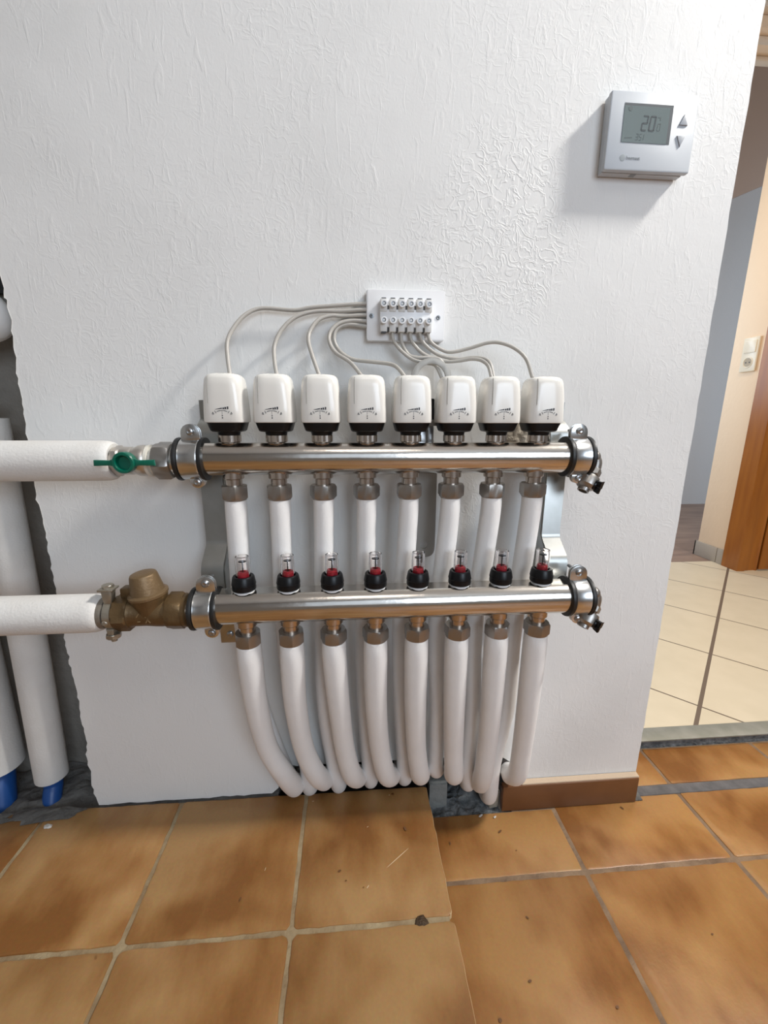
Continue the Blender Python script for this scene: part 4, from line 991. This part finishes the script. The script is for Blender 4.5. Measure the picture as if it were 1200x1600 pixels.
cables = {
 'c1': [(0.0227, -0.008, 0.1397), (-0.0428, -0.0087, 0.1337), (-0.0688, -0.0096, 0.1294), (-0.1073, -0.0109, 0.1305), (-0.1269, -0.0165, 0.1216), (-0.1413, -0.0244, 0.1036), (-0.1474, -0.0316, 0.0867), (-0.1459, -0.0402, 0.0666), (-0.1419, -0.05, 0.0445)],
 'c2': [(0.0227, -0.008, 0.1328), (-0.0082, -0.0089, 0.1299), (-0.0428, -0.0114, 0.1281), (-0.067, -0.0157, 0.1198), (-0.0836, -0.0217, 0.1035), (-0.0916, -0.0294, 0.0845), (-0.091, -0.0389, 0.0657), (-0.0871, -0.05, 0.045)],
 'c3': [(0.0227, -0.008, 0.1262), (-0.0083, -0.0089, 0.1239), (-0.0222, -0.0114, 0.1238), (-0.0378, -0.0157, 0.1177), (-0.048, -0.0217, 0.1041), (-0.0502, -0.0294, 0.0901), (-0.045, -0.0389, 0.0711), (-0.036, -0.05, 0.0456)],
 'c4': [(0.0227, -0.008, 0.1188), (0.0022, -0.0089, 0.1188), (-0.0137, -0.0114, 0.1142), (-0.0233, -0.0157, 0.1042), (-0.0251, -0.0217, 0.0918), (-0.0175, -0.0294, 0.0776), (0.0013, -0.0389, 0.0644), (0.0158, -0.05, 0.0461)],
 'c5': [(0.0227, -0.008, 0.1125), (-0.0014, -0.0085, 0.1143), (-0.0159, -0.0101, 0.1078), (-0.0193, -0.0127, 0.0949), (-0.0125, -0.0163, 0.0814), (0.0031, -0.021, 0.071), (0.0256, -0.0267, 0.0675), (0.0494, -0.0334, 0.0643), (0.0595, -0.0412, 0.0587), (0.0694, -0.05, 0.0451)],
 'd1': [(0.0546, -0.018, 0.1059), (0.0561, -0.0189, 0.0947), (0.0651, -0.0216, 0.0826), (0.0795, -0.0235, 0.0719), (0.095, -0.0245, 0.0675), (0.1099, -0.0250, 0.0640), (0.1181, -0.0285, 0.0480), (0.1185, -0.0345, 0.0420)],
 'd2': [(0.0659, -0.018, 0.1061), (0.067, -0.0189, 0.0915), (0.0751, -0.0216, 0.0773), (0.087, -0.0235, 0.0735), (0.1007, -0.0240, 0.0735), (0.1160, -0.0245, 0.0710), (0.1255, -0.0270, 0.0540), (0.1265, -0.0345, 0.0420)],
 'd3': [(0.0771, -0.018, 0.1063), (0.0802, -0.0185, 0.0933), (0.0952, -0.02, 0.0786), (0.1192, -0.0225, 0.07), (0.1393, -0.026, 0.0698), (0.1547, -0.0305, 0.0718), (0.1665, -0.036, 0.0697), (0.174, -0.0425, 0.0621), (0.1765, -0.05, 0.0477)],
 'd4': [(0.0884, -0.018, 0.1065), (0.0951, -0.0187, 0.0919), (0.1139, -0.0206, 0.078), (0.1398, -0.0239, 0.0724), (0.1552, -0.0284, 0.0736), (0.1686, -0.0343, 0.0723), (0.1761, -0.0415, 0.0657), (0.1793, -0.05, 0.0477)],
 'd5': [(0.0997, -0.018, 0.1067), (0.1043, -0.0184, 0.0937), (0.1194, -0.0196, 0.0837), (0.1324, -0.0216, 0.0812), (0.1541, -0.0243, 0.0858), (0.1753, -0.0279, 0.0917), (0.1905, -0.0322, 0.0916), (0.2082, -0.0374, 0.0846), (0.2219, -0.0433, 0.0711), (0.2292, -0.05, 0.0482)]}
c_lab = {'c1': 'grey cable, topmost at the left of the board, running to the first actuator', 'c2': 'grey cable, second from top at the left of the board, running to the second actuator',
         'c3': 'grey cable, third from top at the left of the board, running to the third actuator', 'c4': 'grey cable, fourth from top at the board, curling back to the fourth actuator',
         'c5': 'grey cable, lowest at the left of the board, curling back to the fifth actuator', 'd1': 'grey cable from the second lower terminal, leftmost of those below the board',
         'd2': 'grey cable from the third lower terminal, ending behind the grey metal loop', 'd3': 'grey cable from the fourth lower terminal to the seventh actuator',
         'd4': 'grey cable from the fifth lower terminal to the seventh actuator', 'd5': 'grey cable from the last lower terminal, arching to the rightmost actuator'}
for k, pts in cables.items():
    bm = B(); tube(bm, pts, 0.00245 if k[0] == 'c' else 0.0023, 12, 8)
    tag(obj('cable', bm, CABLE), c_lab[k], 'cable', 'grey cables of the terminal board')

# ================================================================== GREY HANGER STRAP WITH LOOP
t = thing('metal_strap', (0.104, -0.005, -0.21), 'grey metal strap with a round loop on top, standing behind the upper bar', 'strap')
bm = B(); pts_o, pts_i = [], []
cx, cz = 0.1040, 0.048
for k in range(17):
    a = PI * k / 16; pts_o.append((cx + 0.0265 * math.cos(a), cz + 0.0245 * math.sin(a))); pts_i.append((cx + 0.0180 * math.cos(a), cz + 0.0172 * math.sin(a)))
legs = [(cx + 0.0265, -0.006)] + pts_o + [(cx - 0.0265, -0.006), (cx - 0.0180, -0.006)] + pts_i[::-1] + [(cx + 0.0180, -0.006)]
prism(bm, legs, 'y', -0.0318, -0.0288, 0.0006)
box(bm, (cx - 0.0265, -0.0318, -0.012), (cx + 0.0265, -0.0288, -0.004)); box(bm, (cx - 0.005, -0.0300, -0.011), (cx + 0.005, -0.0110, -0.005))
obj('loop', bm, GREYMETAL, t)
bm = B()        # blade with a round hole near its foot: outline ring bridged to the hole
x0, x1, zt, zb = 0.0905, 0.1195, 0.012, -0.2000
hc = (0.1035, -0.1815); hr = 0.0056; n = 48; ro, ri = [], []
for k in range(n):
    a = 2 * PI * k / n; c, s = math.cos(a), math.sin(a); ri.append((hc[0] + hr * c, hc[1] + hr * s))
    # project to rounded outline
    if s > 0.0:
        hx_ = (x1 - hc[0]) if c > 0 else (hc[0] - x0); tt = min(hx_ / max(abs(c), 1e-6), (zt - hc[1]) / max(s, 1e-6)); ro.append((hc[0] + tt * c, hc[1] + tt * s))
    else:
        hx_ = (x1 - hc[0]) if c > 0 else (hc[0] - x0); ro.append((hc[0] + hx_ * (abs(c) ** 0.7) * (1 if c > 0 else -1), hc[1] - (hc[1] - zb) * abs(s) ** 0.7))
F = [[bm.verts.new((p[0], yy, p[1])) for p in ring_] for ring_, yy in ((ro, -0.0115), (ri, -0.0115), (ro, -0.0085), (ri, -0.0085))]
for k in range(n):
    q = (k + 1) % n
    bm.faces.new((F[0][k], F[0][q], F[1][q], F[1][k])); bm.faces.new((F[2][k], F[3][k], F[3][q], F[2][q]))
    bm.faces.new((F[0][k], F[2][k], F[2][q], F[0][q])); bm.faces.new((F[1][k], F[1][q], F[3][q], F[3][k]))
obj('blade', bm, GREYMETAL, t)
bm = B(); box(bm, (0.0985, -0.0165, -0.012), (0.1125, -0.0118, 0.0235), 0.0020)
tag(obj('black_grip', bm, BLACK, t), 'black plastic piece at the top of the strap')
bm = B(); prism(bm, rrect(0.0865, 0.1010, -0.0390, -0.0130, 0.004), 'y', -0.0230, -0.0180, 0.001); prism(bm, rrect(0.1020, 0.1110, -0.0380, -0.0100, 0.004), 'y', -0.0220, -0.0172, 0.001)
obj('buckle', bm, SCREW, t)
# rough plaster dab on the wall behind the last actuators
bm = B(); nx, nz = 26, 14; g = []
for i in range(nx + 1):
    row = []
    for j in range(nz + 1):
        u_, v_ = i / nx, j / nz; e = min(u_, 1 - u_, v_, 1 - v_) * 6; e = min(1, e)
        row.append(bm.verts.new((0.195 + 0.062 * u_, -0.0004 - e * (0.0035 + 0.0030 * noise.noise(V(u_ * 9, v_ * 5, 3)) + 0.0015 * noise.noise(V(u_ * 26, v_ * 14, 8))), -0.040 + 0.040 * v_)))
    g.append(row)
for i in range(nx):
    for j in range(nz): bm.faces.new((g[i][j], g[i + 1][j], g[i + 1][j + 1], g[i][j + 1]))
tag(obj('plaster_dab', bm, mat('beige_filler', (0.50, 0.44, 0.36), 0.9, bump=(150, 0.004)), recalc=False), 'rough beige filler dab on the wall behind the two rightmost actuators', 'filler')

# ================================================================== THERMOSTAT
t = thing('room_thermostat', (0.368, 0, 0.295), 'white wall thermostat with a grey display reading 20 and two arrow buttons', 'thermostat')
TX0, TX1, TZ0, TZ1 = 0.3125, 0.4225, 0.2945, 0.3755; YF = -0.0165
bm = B(); box(bm, (TX0 + 0.001, -0.0100, TZ0 - 0.0005), (TX1 - 0.0045, -0.0006, TZ1 - 0.001), 0.0012)
hs = obj('back_shell', bm, HOUSING, t)
bm = B(); prism(bm, rrect(TX0, TX1, TZ0, TZ1, 0.0022), 'y', YF, -0.0100, 0.0012)
fc = obj('front_cover', bm, HOUSING, t)
def shear(x, z): return x, z
X0, X1, Z0, Z1 = 0.3300, 0.3915, 0.3235, 0.3635
bm = B(); box(bm, (X0, YF - 0.0002, Z0), (X1, YF + 0.001, Z1)); bz = obj('display_bezel_shade', bm, BEZEL_SHADE, t)  # dark band left at top and right paints the recess shadow
bm = B(); box(bm, (X0 + 0.0002, YF - 0.0004, Z0 + 0.0001), (X1 - 0.0042, YF + 0.001, Z1 - 0.0028)); lc = obj('display', bm, LCD, t)
bm = B(); yy = YF - 0.00055
def seg_(bm, x0, z0, x1, z1, th, y0=None):
    y0 = yy if y0 is None else y0
    d = V(x1 - x0, z1 - z0, 0); d.normalize(); nx, nz = -d.y * th / 2, d.x * th / 2; e = d * th * 0.35
    p = [(x0 - e.x + nx, z0 - e.y + nz), (x1 + e.x + nx, z1 + e.y + nz), (x1 + e.x - nx, z1 + e.y - nz), (x0 - e.x - nx, z0 - e.y - nz)]
    prism(bm, p, 'y', y0, y0 + 0.0003)
def digit(bm, x, z, w_, h, ch, th):
    s = {'0': 'abcdef', '2': 'abged', '3': 'abgcd', '1': 'bc', 'C': 'adef', '5': 'afgcd'}[ch]; m_ = z + h / 2; sl = h * 0.06
    P_ = {'a': (x + sl, z + h, x + w_ + sl, z + h), 'b': (x + w_ + sl, z + h, x + w_, m_), 'c': (x + w_, m_, x + w_ - sl, z), 'd': (x - sl, z, x + w_ - sl, z), 'e': (x, m_, x - sl, z), 'f': (x + sl, z + h, x, m_), 'g': (x, m_, x + w_, m_)}
    for k in s:
        a, b, c, d = P_[k]; g_ = 0.12; seg_(bm, a + (c - a) * g_, b + (d - b) * g_, c - (c - a) * g_, d - (d - b) * g_, th)
digit(bm, 0.3545, 0.3365, 0.0060, 0.0145, '2', 0.0017); digit(bm, 0.3640, 0.3365, 0.0062, 0.0145, '0', 0.0018)
obj('display_digits', bm, LCDINK, lc)
bm = B(); digit(bm, 0.3740, 0.3370, 0.0032, 0.0070, 'C', 0.0008); seg_(bm, 0.3738, 0.3505, 0.3770, 0.3505, 0.0009); seg_(bm, 0.3765, 0.3500, 0.3765, 0.3478, 0.0008); seg_(bm, 0.3773, 0.3442, 0.3773, 0.3375, 0.0008)
digit(bm, 0.3480, 0.3265, 0.0028, 0.0062, '3', 0.0007); digit(bm, 0.3526, 0.3265, 0.0026, 0.0062, '5', 0.0006); digit(bm, 0.3560, 0.3265, 0.0020, 0.0062, '1', 0.0008)
seg_(bm, 0.3345, 0.3280, 0.3430, 0.3288, 0.0009)
cyl(bm, (0.3378, yy + 0.0003, 0.3578), (0.3378, yy, 0.3578), 0.0026, seg=20)
obj('display_symbols', bm, LCDINK2, lc)
for nm, pts, lb_ in (('up_button', [(0.4010, 0.3440), (0.4118, 0.3440), (0.4066, 0.3555)], 'triangle button pointing up'), ('down_button', [(0.4000, 0.3330), (0.4108, 0.3330), (0.4054, 0.3215)], 'triangle button pointing down')):
    bm = B(); prism(bm, pts, 'y', YF - 0.0011, YF + 0.0005, 0.0004); tag(obj(nm, bm, BTN, t), lb_)
bm = B(); lathe(bm, (0.3345, YF + 0.0002, 0.3075), (0, -1, 0), [(0.0036, 0), (0.0036, 0.0004), (0.0024, 0.0005)], 28)
obj('round_emblem', bm, GREYINK, t)
fcv = bpy.data.curves.new('word', 'FONT'); fcv.body = 'beemeet'; fcv.size = 0.0050; fcv.extrude = 0.0002
fo = bpy.data.objects.new('word', fcv); C.objects.link(fo)
dg = bpy.context.evaluated_depsgraph_get(); me = bpy.data.meshes.new_from_object(fo.evaluated_get(dg))
bm = B(); bm.from_mesh(me)
for v in bm.verts: v.co = V(0.3392 + v.co.x, YF - 0.0002 - v.co.z, 0.3062 + v.co.y)
bpy.data.objects.remove(fo); bpy.data.curves.remove(fcv)
obj('brand_lettering', bm, GREYINK, t)
bm = B(); seg_(bm, 0.3520, TZ0 + 0.0004, 0.3580, TZ0 + 0.0004, 0.0008, -0.0085); box(bm, (0.3515, -0.0095, TZ0 - 0.0008), (0.3585, -0.0045, TZ0 - 0.0003))
obj('latch_slot', bm, GREYINK, t)

# ================================================================== SWITCH AND SOCKET ON THE PIER
t = thing('switch_socket_plate', (1.675, 1.13, 0.185), 'cream double wall plate with a light switch above a socket, beside the brown door', 'light switch')
SX = 1.6745
bm = B(); prism(bm, [(a, b) for a, b in rrect(1.0950, 1.1660, 0.1880, 0.3250, 0.004)], 'x', SX - 0.0085, SX, 0.0030)
obj('frame', bm, SWITCH, t)
bm = B(); prism(bm, rrect(1.1040, 1.1560, 0.2640, 0.3120, 0.002), 'x', SX - 0.0120, SX - 0.0080, 0.0012); obj('rocker', bm, SWITCH, t)
bm = B(); lathe(bm, (SX - 0.0080, 1.1305, 0.2250), (-1, 0, 0), [(0.0225, 0), (0.0215, 0.0025), (0.0195, 0.0028), (0.0180, 0.0000), (0.0170, -0.0), (0.0160, 0.0002)], 36); sk = obj('socket_ring', bm, SWITCH, t)
bm = B(); lathe(bm, (SX - 0.0083, 1.1305, 0.2250), (-1, 0, 0), [(0.0168, 0), (0.0168, 0.0006)], 30); sub('socket_well', bm, mat('socket_well', (0.42, 0.35, 0.25), 0.6), sk)
bm = B(); cyl(bm, (SX - 0.0090, 1.1385, 0.2250), (SX - 0.0096, 1.1385, 0.2250), 0.0028, seg=14); cyl(bm, (SX - 0.0090, 1.1225, 0.2250), (SX - 0.0096, 1.1225, 0.2250), 0.0028, seg=14); sub('pin_holes', bm, INK, sk)

# ------------------------------------------------------------------ lift everything to floor level
for o in list(C.objects):
    if o.type in ('MESH', 'EMPTY') and o.parent is None: o.location.z += H
for o in C.objects:
    if '_o' in o: del o['_o']
